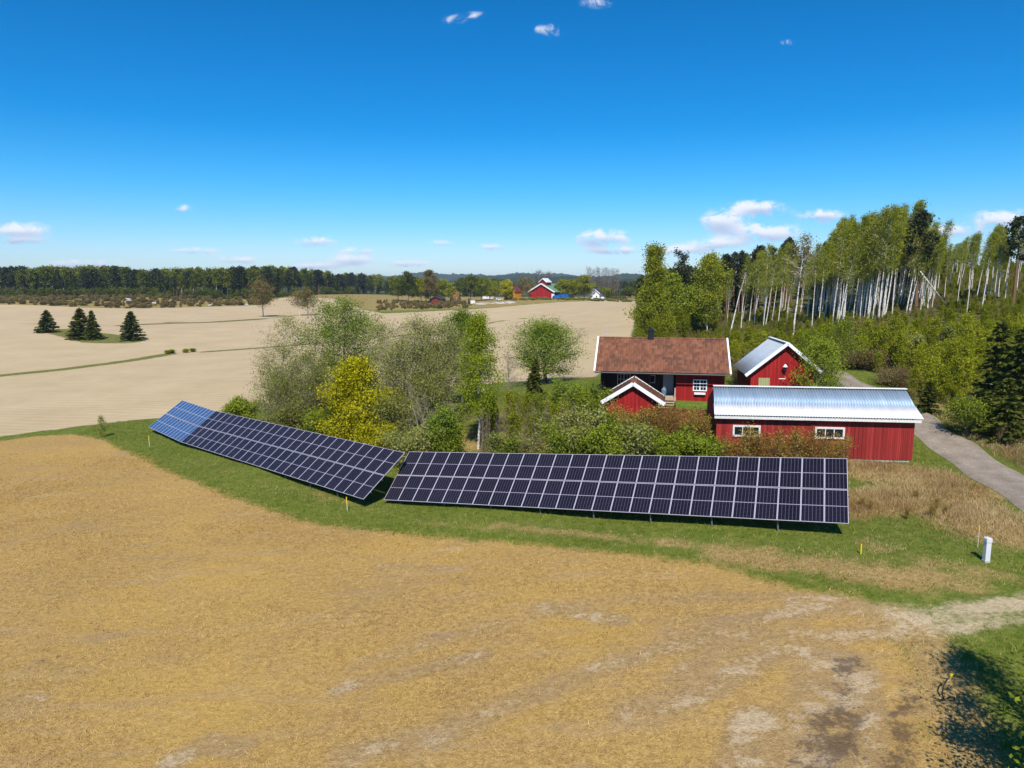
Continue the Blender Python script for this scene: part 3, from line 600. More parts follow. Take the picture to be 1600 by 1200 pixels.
for xx in (DX - .9, XR - .26): stp.beam((xx, -.05, -.02), (xx, -1.55, -.92), .06, .2)
stp.build('steps', M['wood'], cot)
rf = slopes('roof', [wave_slope((0, EY, ZE), (cl_, EY, ZE), (.0, RY, RZ), (cl_, RY, RZ), .24, .028, 15, .045, .05, 'pan'), wave_slope((cl_, 2 * RY - EY, ZE), (0, 2 * RY - EY, ZE), (cl_, RY, RZ), (0, RY, RZ), .24, .028, 15, .045, .05, 'pan')], M['tile'], cot)
MB().tube((0, RY, RZ + .02), (cl_, RY, RZ + .02), .10, n=10).build('ridge_cap', M['tile'], rf)
for xx in (-.10, cl_ - .02):
    bb = MB(); bb.beam((xx + .06, EY - .12, ZE - .02), (xx + .06, RY, RZ + .06), .15, .2).beam((xx + .06, RY, RZ + .06), (xx + .06, 2 * RY - EY + .12, ZE - .02), .15, .2); bb.build('bargeboard', M['white'], rf)
MB().tube((0.02, EY - .07, ZE - .09), (cl_ - .02, EY - .07, ZE - .09), .07, n=8).build('gutter', M['gutter'], rf)
chx = X0 + (X1 - X0) * (1013 - 942) / 190
ch_ = MB().box(chx, chx + .56, RY - .28, RY + .28, RZ - .45, RZ + .72).build('chimney', M['black'], rf); MB().box(chx - .05, chx + .61, RY - .33, RY + .33, RZ + .72, RZ + .84).box(chx + .08, chx + .48, RY - .2, RY + .2, RZ + .84, RZ + .95).build('chimney_cap', M['black'], ch_)
mt = MB(); mt.tube((.4, DP + .6, .2), (.4, DP + .6, 6.1), .03, n=6).beam((.1, DP + .6, 5.9), (.75, DP + .6, 6.05), .03, .03).beam((.15, DP + .6, 5.55), (.65, DP + .6, 5.5), .02, .02); mt.build('aerial_mast', M['alu'], cot)

# --- garden shed with white bargeboards in front of the cottage
gl = at_z(940.6, 628, 5.4); gr_ = at_z(1037.5, 631, 5.4); ap = at_z(987.5, 599, 6.9); gyaw = atan2(gr_[1] - gl[1], gr_[0] - gl[0]); gw = float(np.linalg.norm((gr_ - gl)[:2])); gz0 = 3.35
gs = empty('garden_shed', (gl[0], gl[1], gz0), gyaw, 'small red gabled shed with white bargeboards below the cottage porch', 'shed'); e_, r_ = 5.4 - gz0, 6.95 - gz0; gd = 4.3; hm = gw / 2
MB().prism([(.45, -.6), (gw - .45, -.6), (gw - .45, e_ + .12), (hm, r_ - .22), (.45, e_ + .12)], .3, gd).build('wall', M['red'], gs)
rfg = slopes('roof', [wave_slope((0, gd + .2, e_), (0, -.02, e_), (hm, gd + .2, r_), (hm, -.02, r_), .24, .022, 8, .035, .05, 'pan'), wave_slope((gw, -.02, e_), (gw, gd + .2, e_), (hm, -.02, r_), (hm, gd + .2, r_), .24, .022, 8, .035, .05, 'pan')], M['tile'], gs)
for yy, tk, hgt_ in ((-.09, .08, .30), (gd + .2, .06, .14)):
    bb = MB(); bb.beam((-.06, yy, e_ - .04), (hm, yy, r_ + .03), tk, hgt_).beam((hm, yy, r_ + .03), (gw + .06, yy, e_ - .04), tk, hgt_); bb.build('bargeboard', M['white'], rfg)
MB().tube((hm, 0, r_ + .03), (hm, gd + .15, r_ + .03), .07, n=8).build('ridge_cap', M['tile'], rfg)

# --- long red shed
se0 = at_z(1116, 648, 5.75); se1 = at_z(1443, 655, 5.75); syaw = atan2(se1[1] - se0[1], se1[0] - se0[0]); sw = float(np.linalg.norm((se1 - se0)[:2])); sz0 = 2.85
ls = empty('long_shed', (se0[0], se0[1], sz0), syaw, 'long red boarded shed with corrugated metal roof beside the gravel road', 'shed'); se = 5.75 - sz0
sa, sb = 2.75, 1.62; sdp = 4.9; y0w = .42
zs = lambda y: se + sb / sa * y if y <= sa else se + sb - (y - sa) * .55
ws = MB(); ws.box(.25, sw - .35, y0w, y0w + .12, -.12, zs(y0w) - .16); ws.box(.25, sw - .35, sdp, sdp + .12, .0, zs(sdp) - .12)
for xx in (.25, sw - .47):
    pts = [(y0w + .12, -.12), (sdp, -.12), (sdp, zs(sdp) - .12), (sa, zs(sa) - .16), (y0w + .12, zs(y0w + .12) - .16)]
    vs = [(xx, a, c) for a, c in pts] + [(xx + .12, a, c) for a, c in pts]; ws.add(vs, [tuple(range(5)), tuple(range(5, 10))[::-1]] + [(i, (i + 1) % 5, 5 + (i + 1) % 5, 5 + i) for i in range(5)])
x = .3
while x < sw - .5:
    ws.box(x, x + .055, y0w - .028, y0w, -.14 + .03 * random.random(), zs(y0w) - .2); x += .27
wsh = ws.build('wall', M['red_old'], ls)
MB().box(.4, sw - .5, y0w + .05, sdp - .05, -.9, -.12).build('foundation', M['concrete'], ls)
P0 = lambda x, y: (x, y, zs(y) + .02)
rfs = slopes('roof', [wave_slope(P0(0.12, .98), P0(sw - .12, .98), P0(.3, sa), P0(sw - .15, sa), .19, .035)], M['tin'], ls)
slopes('lower_roof_sheet', [wave_slope((0, -.06, zs(-.06) + .055), (sw, -.06, zs(-.06) + .055), (0.1, 1.04, zs(1.04) + .055), (sw - .1, 1.04, zs(1.04) + .055), .19, .035)], M['tin_pale'], rfs)
slopes('rear_roof_sheet', [wave_slope((sw - .15, sdp + .3, zs(sdp + .3)), (.3, sdp + .3, zs(sdp + .3)), (sw - .15, sa, zs(sa)), (.3, sa, zs(sa)), .19, .035)], M['tin'], rfs)
MB().beam((.28, sa, zs(sa) + .09), (sw - .12, sa, zs(sa) + .09), .34, .05).build('ridge_cap', M['white'], rfs)
MB().box(.03, sw - .1, .02, .07, se - .27, se - .06).build('fascia', M['white_old'], rfs)
for px in (1146, 1278): window(ls, sw * (px + 2 - 1116) / 327 * .995 + .02, 1.28, 2.02 if px > 1200 else 1.92, .84, y0w - .03, .13, 3, 1, .06, 'white_old', .08)

# --- small barn
bl = at_z(1166, 586, 7.15); byaw = -.13; bz0 = 4.6; hw_ = 3.32; _dy = ray(1226.2, 537); _ya = bl[1] + hw_ * sin(byaw); ba_z = CAM_H + _dy[2] / _dy[1] * _ya
bn = empty('small_barn', (bl[0], bl[1], bz0), byaw, 'small red barn with grey metal roof and pale green hatch', 'barn'); be, brz = 7.15 - bz0, ba_z - bz0; bd = 6.9
bmx = hw_; MB().prism([(.45, -.4), (2 * bmx - .95, -.4), (2 * bmx - .95, be + .55), (bmx, brz - .25), (.45, be + .1)], .35, bd - .3).build('wall', M['red'], bn)
rb = slopes('roof', [wave_slope((0, bd, be), (0, -.02, be), (bmx, bd, brz), (bmx, -.02, brz), .3, .02), wave_slope((2 * bmx - .5, -.02, be + .5 * (brz - be) / bmx), (2 * bmx - .5, bd, be + .5 * (brz - be) / bmx), (bmx, -.02, brz), (bmx, bd, brz), .3, .02)], M['tin_barn'], bn)
bb = MB(); bb.beam((-.08, -.08, be - .05), (bmx, -.08, brz + .02), .1, .26).beam((bmx, -.08, brz + .02), (2 * bmx - .45, -.08, be - .02 + .45 * (brz - be) / bmx), .1, .26); bb.build('bargeboard', M['white'], rb)
MB().beam((bmx, -.1, brz + .06), (bmx, bd + .05, brz + .06), .3, .06).build('ridge_cap', M['white'], rb)
MB().box(1.12, 2.05, .30, .36, .55, 2.28).build('hatch', M['green_hatch'], bn)
lp = MB().beam((bmx - .1, .35, 3.42), (bmx - .1, .05, 3.5), .05, .05).tube((bmx - .1, .05, 3.3), (bmx - .1, .05, 3.52), .2, .06, 10).build('wall_lamp', M['white'], bn); MB().box(bmx - .22, bmx + .02, .0, .22, 3.0, 3.28).build('lamp_body', M['black'], lp)
MB().box(bmx - .5, bmx + .02, .31, .36, 2.2, 2.27).build('name_board', M['white'], bn)

# --- fence, terrace edge and things by the cottage
fa = at_z(1032, 637, 5.05); fb_ = at_z(1115, 641, 5.05); fyaw = atan2(fb_[1] - fa[1], fb_[0] - fa[0]); fl = float(np.linalg.norm((fb_ - fa)[:2])); fz = 3.6
fe = empty('board_fence', (fa[0], fa[1], fz), fyaw, 'low dull red board fence between garden shed and long shed', 'fence'); ft = 5.05 - fz
bp_ = MB(); x = 0
while x < fl - .1: bp_.box(x, x + .13, -.03, 0, -.3, ft - .12 - .02 * random.random()); x += .155
bp_.build('board_panel', M['red_dull'], fe); MB().box(-.02, fl, -.10, .08, ft - .09, ft).build('top_rail', M['red_dull'], fe)
for xx in np.linspace(.05, fl - .15, 5): MB().box(xx, xx + .1, .005, .1, -.4, ft - .1).build('post', M['red_dull'], fe)
tb = MB(); tb.box(XR - .1, X1 + 2.2, -2.35, -.01, -1.2, .06)
te = tb.build('lawn_terrace', simple('lawn', (.11, .16, .022), .95, .45, 3.0, bump=.5, spec=.1), None, .05); te.location = cot.location; te.rotation_euler = (0, 0, cyaw); tag(te, kind='structure')
sk = at_z(1037, 619, 4.95)
s_ = MB(); s_.tube((0, 0, 0), (0, 0, .55), .19, .24, 9).tube((0, 0, .55), (.03, 0, .8), .24, .10, 9).tube((.03, 0, .8), (.06, 0, .9), .06, .12, 9)
sko = s_.build('sack', simple('blue_grey_cloth', (.14, .19, .25), .9, .35, 5)); sko.location = sk; tag(sko, 'tied blue-grey sack standing by the cottage door', 'sack')

# ------------------------------------------------------------------ markers, cabinet and pole
M['yellow'] = simple('yellow_plastic', (.75, .55, .02), .5, .08, 3); M['cab'] = simple('grey_plastic_cabinet', (.58, .59, .61), .5, .06, 3); M['stake'] = simple('pale_stake', (.62, .6, .5), .7, .15, 6); M['old_wood'] = simple('grey_weathered_timber', (.24, .21, .18), .9, .35, 9, bump=.3)
cb = G(1540.5, 878); cabo = empty('utility_cabinet', cb, .05, 'pale grey utility cabinet standing in the grass by the dirt track', 'cabinet')
MB().box(-.115, .12, -.10, .12, -.1, .95).build('body', M['cab'], cabo, .008); MB().prism([(-.135, .955), (.14, .955), (.14, 1.10), (.10, 1.17), (-.11, 1.17), (-.135, 1.12)], -.12, .14).build('lid', M['cab'], cabo, .01); MB().box(-.13, .135, -.11, .13, -.15, .09).build('plinth', M['concrete'], cabo, .01)
def stake(px, py, h, split, label, rad=.02):
    p = G(px, py); o = empty('marker_stake', p, 0, label, 'marker stake', 'yellow marker stakes'); l_ = random.uniform(-.05, .05)
    MB().tube((0, 0, -.2), (l_ * split, 0, h * split), rad, n=6).build('stake', M['stake'] if split > .02 else M['yellow'], o); MB().tube((l_ * split, 0, h * split), (l_, 0, h), rad * 1.5, n=6).build('marker_top', M['yellow'], o)
stake(233.5, 698, 1.1, .6, 'yellow topped stake in the grass below the blue solar array', .024); stake(543, 798, .95, .5, 'yellow topped stake below the near corner of the long black array', .022)
stake(1345, 866, .52, .05, 'short all yellow stake in the grass right of the front array', .022); p_ = cb + np.array([.1, .8, 0])
o = empty('marker_stake', (p_[0], p_[1], Hh(p_[0], p_[1])), 0, 'tall thin stake with yellow tip behind the grey cabinet', 'marker stake', 'yellow marker stakes'); MB().tube((0, 0, -.1), (0, 0, 1.15), .013, n=6).build('stake', M['stake'], o); MB().tube((0, 0, 1.15), (0, 0, 1.42), .022, n=6).build('marker_top', M['yellow'], o)
p_ = G(1478, 1092); o = empty('cable_end', p_, 0, 'bent black cable end with a yellow tag at the edge of the dirt', 'cable')
cbm = MB(); pts = [(-.05, 0, -.05), (-.12, .05, .15), (-.05, .12, .4), (.12, .2, .62), (.22, .22, .7)]
for a, c in zip(pts[:-1], pts[1:]): cbm.tube(a, c, .022, n=6)
pts = [(.0, 0, -.05), (.08, -.05, .12), (.22, -.08, .12), (.3, -.05, -.02)]
for a, c in zip(pts[:-1], pts[1:]): cbm.tube(a, c, .02, n=6)
cbm.build('cable', M['black'], o); MB().beam((.2, .2, .64), (.29, .23, .79), .07, .02).build('tag', M['yellow'], o)
p_ = G(1547, 618); o = tag(MB().tube((0, 0, -.5), (.03, 0, 2.2), .13, .115, 9).build('timber_post', M['old_wood']), 'grey weathered timber post standing among the roadside bushes', 'post'); o.location = D(1547, p_[1] - 4)

# ------------------------------------------------------------------ vegetation: generators
def unit(v): return v / (np.linalg.norm(v, axis=-1, keepdims=True) + 1e-12)
def tube_mesh(segs):
    """open tapered tubes from rows p0(3) p1(3) r0 r1 -> verts, quads"""
    a = np.asarray(segs, float); vs, qs, o = [], [], 0
    for lo, hi, n in ((0, .03, 3), (.03, .07, 5), (.07, 9, 8)):
        s_ = a[(a[:, 6] >= lo) & (a[:, 6] < hi)]
        if not len(s_): continue
        d = unit(s_[:, 3:6] - s_[:, :3]); ref = np.where(np.abs(d[:, 2:3]) > .9, [[1., 0, 0]], [[0, 0, 1.]]); u = unit(np.cross(d, ref)); v = np.cross(d, u)
        th = np.arange(n) * 2 * pi / n; ring = u[:, None] * np.cos(th)[None, :, None] + v[:, None] * np.sin(th)[None, :, None]
        A = s_[:, None, :3] + ring * s_[:, 6][:, None, None]; B = s_[:, None, 3:6] + ring * s_[:, 7][:, None, None]
        V_ = np.concatenate([A, B], 1).reshape(-1, 3); i = np.arange(n); q = np.stack([i, (i + 1) % n, n + (i + 1) % n, n + i], -1)
        q = (q[None] + (np.arange(len(s_)) * 2 * n)[:, None, None]).reshape(-1, 4) + o; vs.append(V_); qs.append(q); o += len(V_)
    return np.concatenate(vs), np.concatenate(qs)
def leaf_quads(c, size, rg, tint, aspect=.62, flat=0.0, dirs=None):
    n = len(c); a = unit(rg.normal(size=(n, 3))) if dirs is None else dirs; b_ = rg.normal(size=(n, 3))
    if flat: b_[:, 2] *= (1 - flat); a = a.copy(); a[:, 2] *= (1 - flat * .6); a = unit(a)
    b_ = unit(np.cross(a, unit(b_))); sz = size * rg.uniform(.65, 1.35, (n, 1)); u = a * sz * .5; v = b_ * sz * .5 * aspect
    V_ = np.stack([c - u, c + v - u * .1, c + u, c - v - u * .1], 1).reshape(-1, 3); q = np.arange(n * 4).reshape(n, 4); return V_, q, np.repeat(tint, 4)
def rot_about(v, k, a):
    return v * cos(a) + np.cross(k, v) * sin(a) + k * (k @ v) * (1 - cos(a))
def side_dir(d, ang, phi):
    u = np.cross(d, [0, 0, 1.] if abs(d[2]) < .95 else [1., 0, 0]); u /= np.linalg.norm(u); k = rot_about(u, d, phi); return rot_about(d, k, ang)
def grow(seed, h, r, crown_lo=.3, crown_r=2.0, prof=lambda t: sin(pi * min(1, t * .9 + .08)) ** .7, n=22, ang=(1.1, .45), sub=4, sub2=2, wob=.02, lean=(0, 0), stems=1, stem_spread=.3, up=.10, droop=0.0, top=1.0):
    """trunk(s), limbs and twigs; returns tube rows and the points that carry leaves"""
    rg = np.random.default_rng(seed); segs = []; tips = []
    for s_ in range(stems):
        hs = h * (1 if s_ == 0 else rg.uniform(.7, .97)); rs = r * (1 if s_ == 0 else rg.uniform(.5, .85)); az = rg.uniform(0, 2 * pi); tilt = 0 if stems == 1 else stem_spread * rg.uniform(.4, 1.1)
        dirv = np.array([cos(az) * tilt + lean[0], sin(az) * tilt + lean[1], 1.0]); K = 9; P = [np.array([0., 0, 0])]; wx = rg.normal(0, wob, (K, 2))
        for k in range(K):
            bend = np.array([*(wx[k] + np.array(lean) * .15 * k), 0]); dd = dirv + bend + np.array([0, 0, .06 * k]) if stems > 1 else dirv + bend; dd = dd / np.linalg.norm(dd); P.append(P[-1] + dd * hs / K)
        P = np.array(P); rad = lambda t: max(.008, rs * (1 - t * .93) ** .9)
        for k in range(K): segs.append([*P[k], *P[k + 1], rad(k / K), rad((k + 1) / K)])
        pt = lambda t: (lambda f, i: P[i] * (1 - (f - i)) + P[min(i + 1, K)] * (f - i))(t * K, min(int(t * K), K - 1))
        nn = max(4, int(n / stems ** .6))
        for i in range(nn):
            t = (i + rg.uniform(0, 1)) / nn; th = crown_lo + (top - crown_lo) * t; p = pt(min(th, .995)); L = crown_r * prof(t) * rg.uniform(.7, 1.15) * (1 if stems == 1 else .75)
            a = ang[0] * (1 - t) + ang[1] * t; d = side_dir(np.array([0, 0, 1.]), a + rg.normal(0, .15), i * 2.4 + rg.uniform(-.5, .5)); rb_ = max(.008, min(rad(th) * .55, .02 + L * .014)); kk = 4; q = p; pts = [p]
            for j in range(kk):
                d = d + rg.normal(0, .12, 3) + np.array([0, 0, up - droop * j]); d = d / np.linalg.norm(d); q2 = q + d * L / kk; segs.append([*q, *q2, rb_ * (1 - j / kk * .8), rb_ * (1 - (j + 1) / kk * .8)]); q = q2; pts.append(q)
            tips.append(q)
            for m_ in range(sub):
                f = rg.uniform(.3, 1.0); j = min(int(f * kk), kk - 1); bp = pts[j] * (1 - (f * kk - j)) + pts[j + 1] * (f * kk - j); d2 = side_dir(unit(pts[j + 1] - pts[j]), rg.uniform(.4, 1.0), rg.uniform(0, 2 * pi)); L2 = L * rg.uniform(.25, .5); d2 = unit(d2 + np.array([0, 0, up * 1.5 - droop * 3]))
                e_ = bp + d2 * L2; segs.append([*bp, *e_, rb_ * .5, .006]); tips += [e_, bp + d2 * L2 * .6]
                for _ in range(sub2):
                    d3 = unit(side_dir(d2, rg.uniform(.4, .9), rg.uniform(0, 2 * pi)) + np.array([0, 0, -droop * 4])); b3 = bp + d2 * L2 * rg.uniform(.3, .9); e3 = b3 + d3 * L2 * rg.uniform(.4, .8); segs.append([*b3, *e3, .009, .004]); tips.append(e3)
        tips.append(P[-1])
    return segs, np.array(tips)
def leaves_at(tips, per, sig, size, seed, flat=0.0, tint_clump=.22, droop=0.0):
    rg = np.random.default_rng(seed + 99); c = np.repeat(tips, per, 0) + rg.normal(0, sig, (len(tips) * per, 3)) * np.array([1, 1, .8]); c[:, 2] -= np.abs(rg.normal(0, droop, len(c))) if droop else 0
    tint = np.clip(.5 + np.repeat(rg.normal(0, tint_clump, len(tips)), per) + rg.normal(0, .16, len(c)), 0, 1); return leaf_quads(c, size, rg, tint, flat=flat)
def tree_meshes(key, segs, leaf, bark, leafm):
    v, q = tube_mesh(segs); tm = mesh_np(key + '_trunk', v, quads=q, mat=M[bark], smooth=True)
    if leaf is None: return tm, None
    v, q, tn = leaf; return tm, mesh_np(key + '_crown', v, quads=q, mat=M[leafm], tint=tn)
PROTO = {}
def put(name, mesh, loc, rz=0.0, sc=1.0, label=None, cat='tree', group=None, crown='crown', stem='trunk', scz=None):
    """a tree: an Empty at its foot > trunk, crown"""
    o = bpy.data.objects.new(name, None); C.objects.link(o); o.location = loc; o.rotation_euler = (0, 0, rz); o.scale = (sc, sc, scz or sc); tag(o, label, cat, group)
    link(stem, mesh[0], o)
    if mesh[1] is not None: link(crown, mesh[1], o)
    return o
def spruce_meshes(key, seed, h, rbase, mat, step=.42, dens=1.0, size=.34):
    rg = np.random.default_rng(seed); segs = [[0, 0, -.3, 0, 0, h * .5, .03 * h ** .8, .018 * h ** .8], [0, 0, h * .5, 0, 0, h, .018 * h ** .8, .01]]; C_, D_, T_ = [], [], []
    z = .25
    while z < h - .1:
        f = z / h; L0 = rbase * (1 - f) ** .85 * (0.8 + .2 * min(1, f * 8)) + .12; nb = max(4, int((9 - 4 * f) * dens))
        for k in range(nb):
            a = k * 2 * pi / nb + rg.uniform(-.4, .4); L = L0 * rg.uniform(.72, 1.18); zz = z + rg.uniform(-.15, .15); pz = rg.normal(.5, .16); prev = np.array([0, 0, zz]); m_ = max(3, int(L / (size * .55)))
            if L > .5: segs.append([0, 0, zz, cos(a) * L * .85, sin(a) * L * .85, zz - .16 * L, .02, .008])
            for j in range(1, m_ + 1):
                s_ = j / m_; p = np.array([cos(a) * L * s_, sin(a) * L * s_, zz - L * (.30 * s_ - .16 * s_ * s_) + .10 * f * L * s_])
                for sd in (-1, 0, 1):
                    off = np.array([-sin(a), cos(a), 0]) * sd * size * .42 * (1.1 - s_ * .6); C_.append(p + off + rg.normal(0, .05, 3)); D_.append(unit(np.array([cos(a + sd * .6), sin(a + sd * .6), -.28 + rg.normal(0, .15)]))); T_.append(np.clip(pz + rg.normal(0, .14) + .15 * (s_ > .85), 0, 1))
        z += step * (.55 + .6 * (1 - f))
    for k in range(6): C_.append(np.array([0, 0, h - .05 * k])); D_.append(unit(np.array([rg.normal(0, .3), rg.normal(0, .3), 1.]))); T_.append(.6)
    return tree_meshes(key, segs, leaf_quads(np.array(C_), size * 1.35, rg, np.array(T_), aspect=.5, flat=.5, dirs=np.array(D_)), 'dark_bark', mat)
def pine_meshes(key, seed, h, crown_lo, cr, size=.5, lean=(0, 0), n=16):
    s_, tp = grow(seed, h, .018 * h, crown_lo, cr, lambda t: .65 + .35 * sin(pi * min(1, t + .1)) - .35 * t * t, n, (1.5, .7), 3, 1, .03, lean, up=.06)
    rg = np.random.default_rng(seed); return tree_meshes(key, s_, leaves_at(tp, 9, size * .75, size, seed, flat=.35, tint_clump=.25), 'pine_bark', 'lf_pine')

# ------------------------------------------------------------------ the thicket behind the arrays
def X(px, y): return (px - 800) / FPX * y * 1.0 / 1.0
def foot(px, y):
    x = (px - 800) / FPX * y
    for _ in range(3): z = Hh(x, y); x = (px - 800) / FPX * (y * cos(PITCH) + (CAM_H - z - 2) * sin(PITCH))
    return np.array([x, y, Hh(x, y) - .1])
def top_h(py, y, z): d = ray(800, py); return CAM_H + d[2] / d[1] * y - z
egg = lambda t: sin(pi * min(1, t * .86 + .10)) ** .75
ball = lambda t: sqrt(max(.05, 1 - (2 * t - .85) ** 2 * .8))
def single(name, px, y, top, cw, label, cat, leafm, bark, seed, per=6, sig=.28, size=.13, r=.13, rz=0.0, flat=0.0, drp=0.0, group=None, tc=.22, **kw):
    p = foot(px, y); h = top_h(top, y, p[2]); cr = cw / FPX * y / 2; s_, tp = grow(seed, h, r, crown_r=cr, **kw); s_ = np.array(s_); kz = (h - sig * .5) / tp[:, 2].max(); kr = (cr * 1.12) / np.percentile(np.hypot(tp[:, 0] - np.median(tp[:, 0]), tp[:, 1]), 93)
    kr = max(.6, min(1.8, kr)); sc3 = np.array([kr, kr, kz]); tp = tp * sc3; s_[:, :3] *= sc3; s_[:, 3:6] *= sc3
    lf = None if leafm is None else leaves_at(tp, int(per * 2), sig * 1.15, size * 1.12, seed, flat, tc, drp)
    return put(name, tree_meshes(name, s_, lf, bark, leafm), p, rz, 1.0, label, cat, group)
single('willow_tree', 430, 78, 492, 92, 'thin leafed grey willow at the left edge of the thicket, sand field showing through it', 'tree', 'lf_willow', 'twig_grey', 11, 3, .32, .11, .12, crown_lo=.22, prof=ball, n=34, sub=6, sub2=3, ang=(1.1, .4), stems=2, stem_spread=.12)
single('willow_bush', 470, 69, 555, 100, 'broad grey-green willow bush left of the yellow maple', 'bush', 'lf_willow', 'twig_grey', 12, 3, .34, .12, .08, crown_lo=.1, prof=ball, n=46, sub=6, sub2=2, ang=(1.0, .3), stems=6, stem_spread=.35)
single('willow_bush', 420, 72, 590, 70, 'low pale willow bush at the left foot of the thicket', 'bush', 'lf_willow', 'twig_grey', 13, 3, .3, .11, .06, crown_lo=.1, prof=ball, n=30, sub=5, sub2=2, ang=(1.0, .3), stems=5, stem_spread=.35)
single('broadleaf_tree', 532, 84, 460, 140, 'tallest light green tree of the thicket with several bare dark stems', 'tree', 'lf_green', 'dark_bark', 14, 5, .4, .15, .15, crown_lo=.38, prof=ball, n=44, sub=6, sub2=2, ang=(1.2, .3), stems=4, stem_spread=.28)
single('maple_tree', 556, 60.5, 562, 92, 'yellow flowering maple in front of the grey willows', 'tree', 'lf_yellow', 'dark_bark', 15, 11, .30, .16, .12, crown_lo=.04, prof=lambda t: (.72 + .8 * t if t < .35 else 1.0 - .95 * (t - .35)), n=64, sub=6, sub2=2, ang=(1.25, .3), tc=.3)
single('maple_bush', 590, 56, 660, 50, 'small yellow maple bush low beside the end of the long array', 'bush', 'lf_yellow', 'dark_bark', 16, 7, .25, .13, .05, crown_lo=.1, prof=ball, n=24, sub=5, sub2=1, ang=(1.1, .3), stems=3)
single('willow_tree', 640, 66, 490, 128, 'largest grey-green willow in the middle of the thicket', 'tree', 'lf_willow', 'twig_grey', 17, 3, .36, .115, .15, crown_lo=.14, prof=ball, n=66, sub=7, sub2=3, ang=(1.1, .25), stems=5, stem_spread=.26)
single('willow_tree', 690, 64, 512, 84, 'twiggy pale willow between the big willow and the birches', 'tree', 'lf_willow', 'twig_grey', 18, 3, .34, .11, .12, crown_lo=.12, prof=ball, n=44, sub=6, sub2=3, ang=(1.0, .25), stems=3, stem_spread=.2)
single('willow_bush', 605, 60, 590, 74, 'olive willow bush directly right of the yellow maple', 'bush', 'lf_willow', 'twig_grey', 19, 4, .3, .12, .08, crown_lo=.08, prof=ball, n=40, sub=6, sub2=2, stems=5)
single('alder_tree', 722, 74, 486, 60, 'bright green tree standing just behind the white stemmed birch', 'tree', 'lf_green', 'grey_bark', 20, 8, .34, .14, .12, crown_lo=.2, prof=egg, n=40, sub=6, sub2=2, ang=(1.0, .3))
single('birch_tree', 747, 58.5, 488, 52, 'slender green birch with white stem beside the thicket', 'tree', 'lf_lime', 'birch_bark', 21, 10, .24, .115, .11, crown_lo=.28, prof=lambda t: .35 + .65 * sin(pi * min(1, t * .8 + .15)), n=46, sub=6, sub2=2, ang=(.95, .3), drp=.18)
single('bare_tree', 795, 73, 542, 52, 'leafless young tree of pale upright twigs left of the round tree', 'tree', None, 'twig_grey', 22, crown_lo=.15, prof=lambda t: .9 - .5 * t, n=40, sub=5, sub2=2, ang=(.7, .25), r=.07)
single('apple_tree', 852, 85, 497, 98, 'round headed tree with short dark trunk at the edge of the sand field', 'tree', 'lf_green', 'dark_bark', 23, 7, .38, .14, .26, crown_lo=.2, prof=ball, n=54, sub=7, sub2=3, ang=(1.4, .2))
put('thuja', spruce_meshes('thuja', 24, 3.9, .95, 'lf_spruce_pale', .2, 1.2, .26), foot(836, 72), 0, 1, 'small dark columnar conifer in front of the round tree', 'tree')
single('bush', 368, 74, 622, 60, 'low bright green bush of upright shoots behind the blue array', 'bush', 'lf_bright', 'twig_grey', 25, 7, .18, .15, .04, crown_lo=.1, prof=lambda t: .9 - .4 * t, n=60, sub=4, sub2=1, ang=(.5, .15), stems=9, stem_spread=.5)
for i, (px, y, tp_, cw, lf, lb) in enumerate([(505, 62, 640, 60, 'lf_bright', 'dark olive bush tucked under the left side of the yellow maple'), (640, 55, 668, 60, 'lf_willow', 'olive leafy bush below the largest grey willow'), (692, 56, 632, 44, 'lf_green', 'fresh green young tree low in front of the twiggy willow'),
        (706, 56, 655, 40, 'lf_bright', 'green bush at the left foot of the white stemmed birch'), (455, 68, 625, 60, 'lf_willow', 'low grey bush behind the middle of the long array'), (570, 68, 575, 70, 'lf_willow', 'grey willow bush between maple and the tall light green tree'), (500, 74, 545, 66, 'lf_willow', 'upright grey-green bush behind the left of the maple'), (448, 75, 575, 60, 'lf_willow', 'pale green bush under the thin leafed willow'), (612, 70, 520, 70, 'lf_willow', 'tall olive bush left of the largest willow'), (672, 60, 580, 66, 'lf_willow', 'olive bush in the shade right of the largest willow')]):
    single('bush', px, y, tp_, cw, lb, 'bush', lf, 'twig_grey', 40 + i, 4, .28, .125, .05, crown_lo=.08, prof=ball, n=34, sub=5, sub2=2, ang=(1.0, .3), stems=4, stem_spread=.3)
# pale leaning stems inside the thicket
rg = np.random.default_rng(5)
for i in range(7):
    p = foot(rg.uniform(625, 690), rg.uniform(56, 60)); s_, tp = grow(60 + i, rg.uniform(4, 6.5), .085, .4, 1.3, n=12, sub=4, sub2=1, wob=.06, lean=(rg.normal(0, .22), rg.normal(0, .1)))
    put('bare_tree', tree_meshes('bare_tree', s_, None, 'twig_grey', None), p, 0, 1, 'pale leaning bare stem at the foot of the largest willow', 'tree', 'bare stems under the willow')
def array_back(px):
    a = np.array(A_B[:2]) + np.array([.44, .9]) * 4.0; e2 = np.array([cos(-.438), sin(-.438)]); u = (px - 800) / FPX; t = (u * a[1] - a[0]) / (e2[0] - u * e2[1]); return a[1] + t * e2[1]
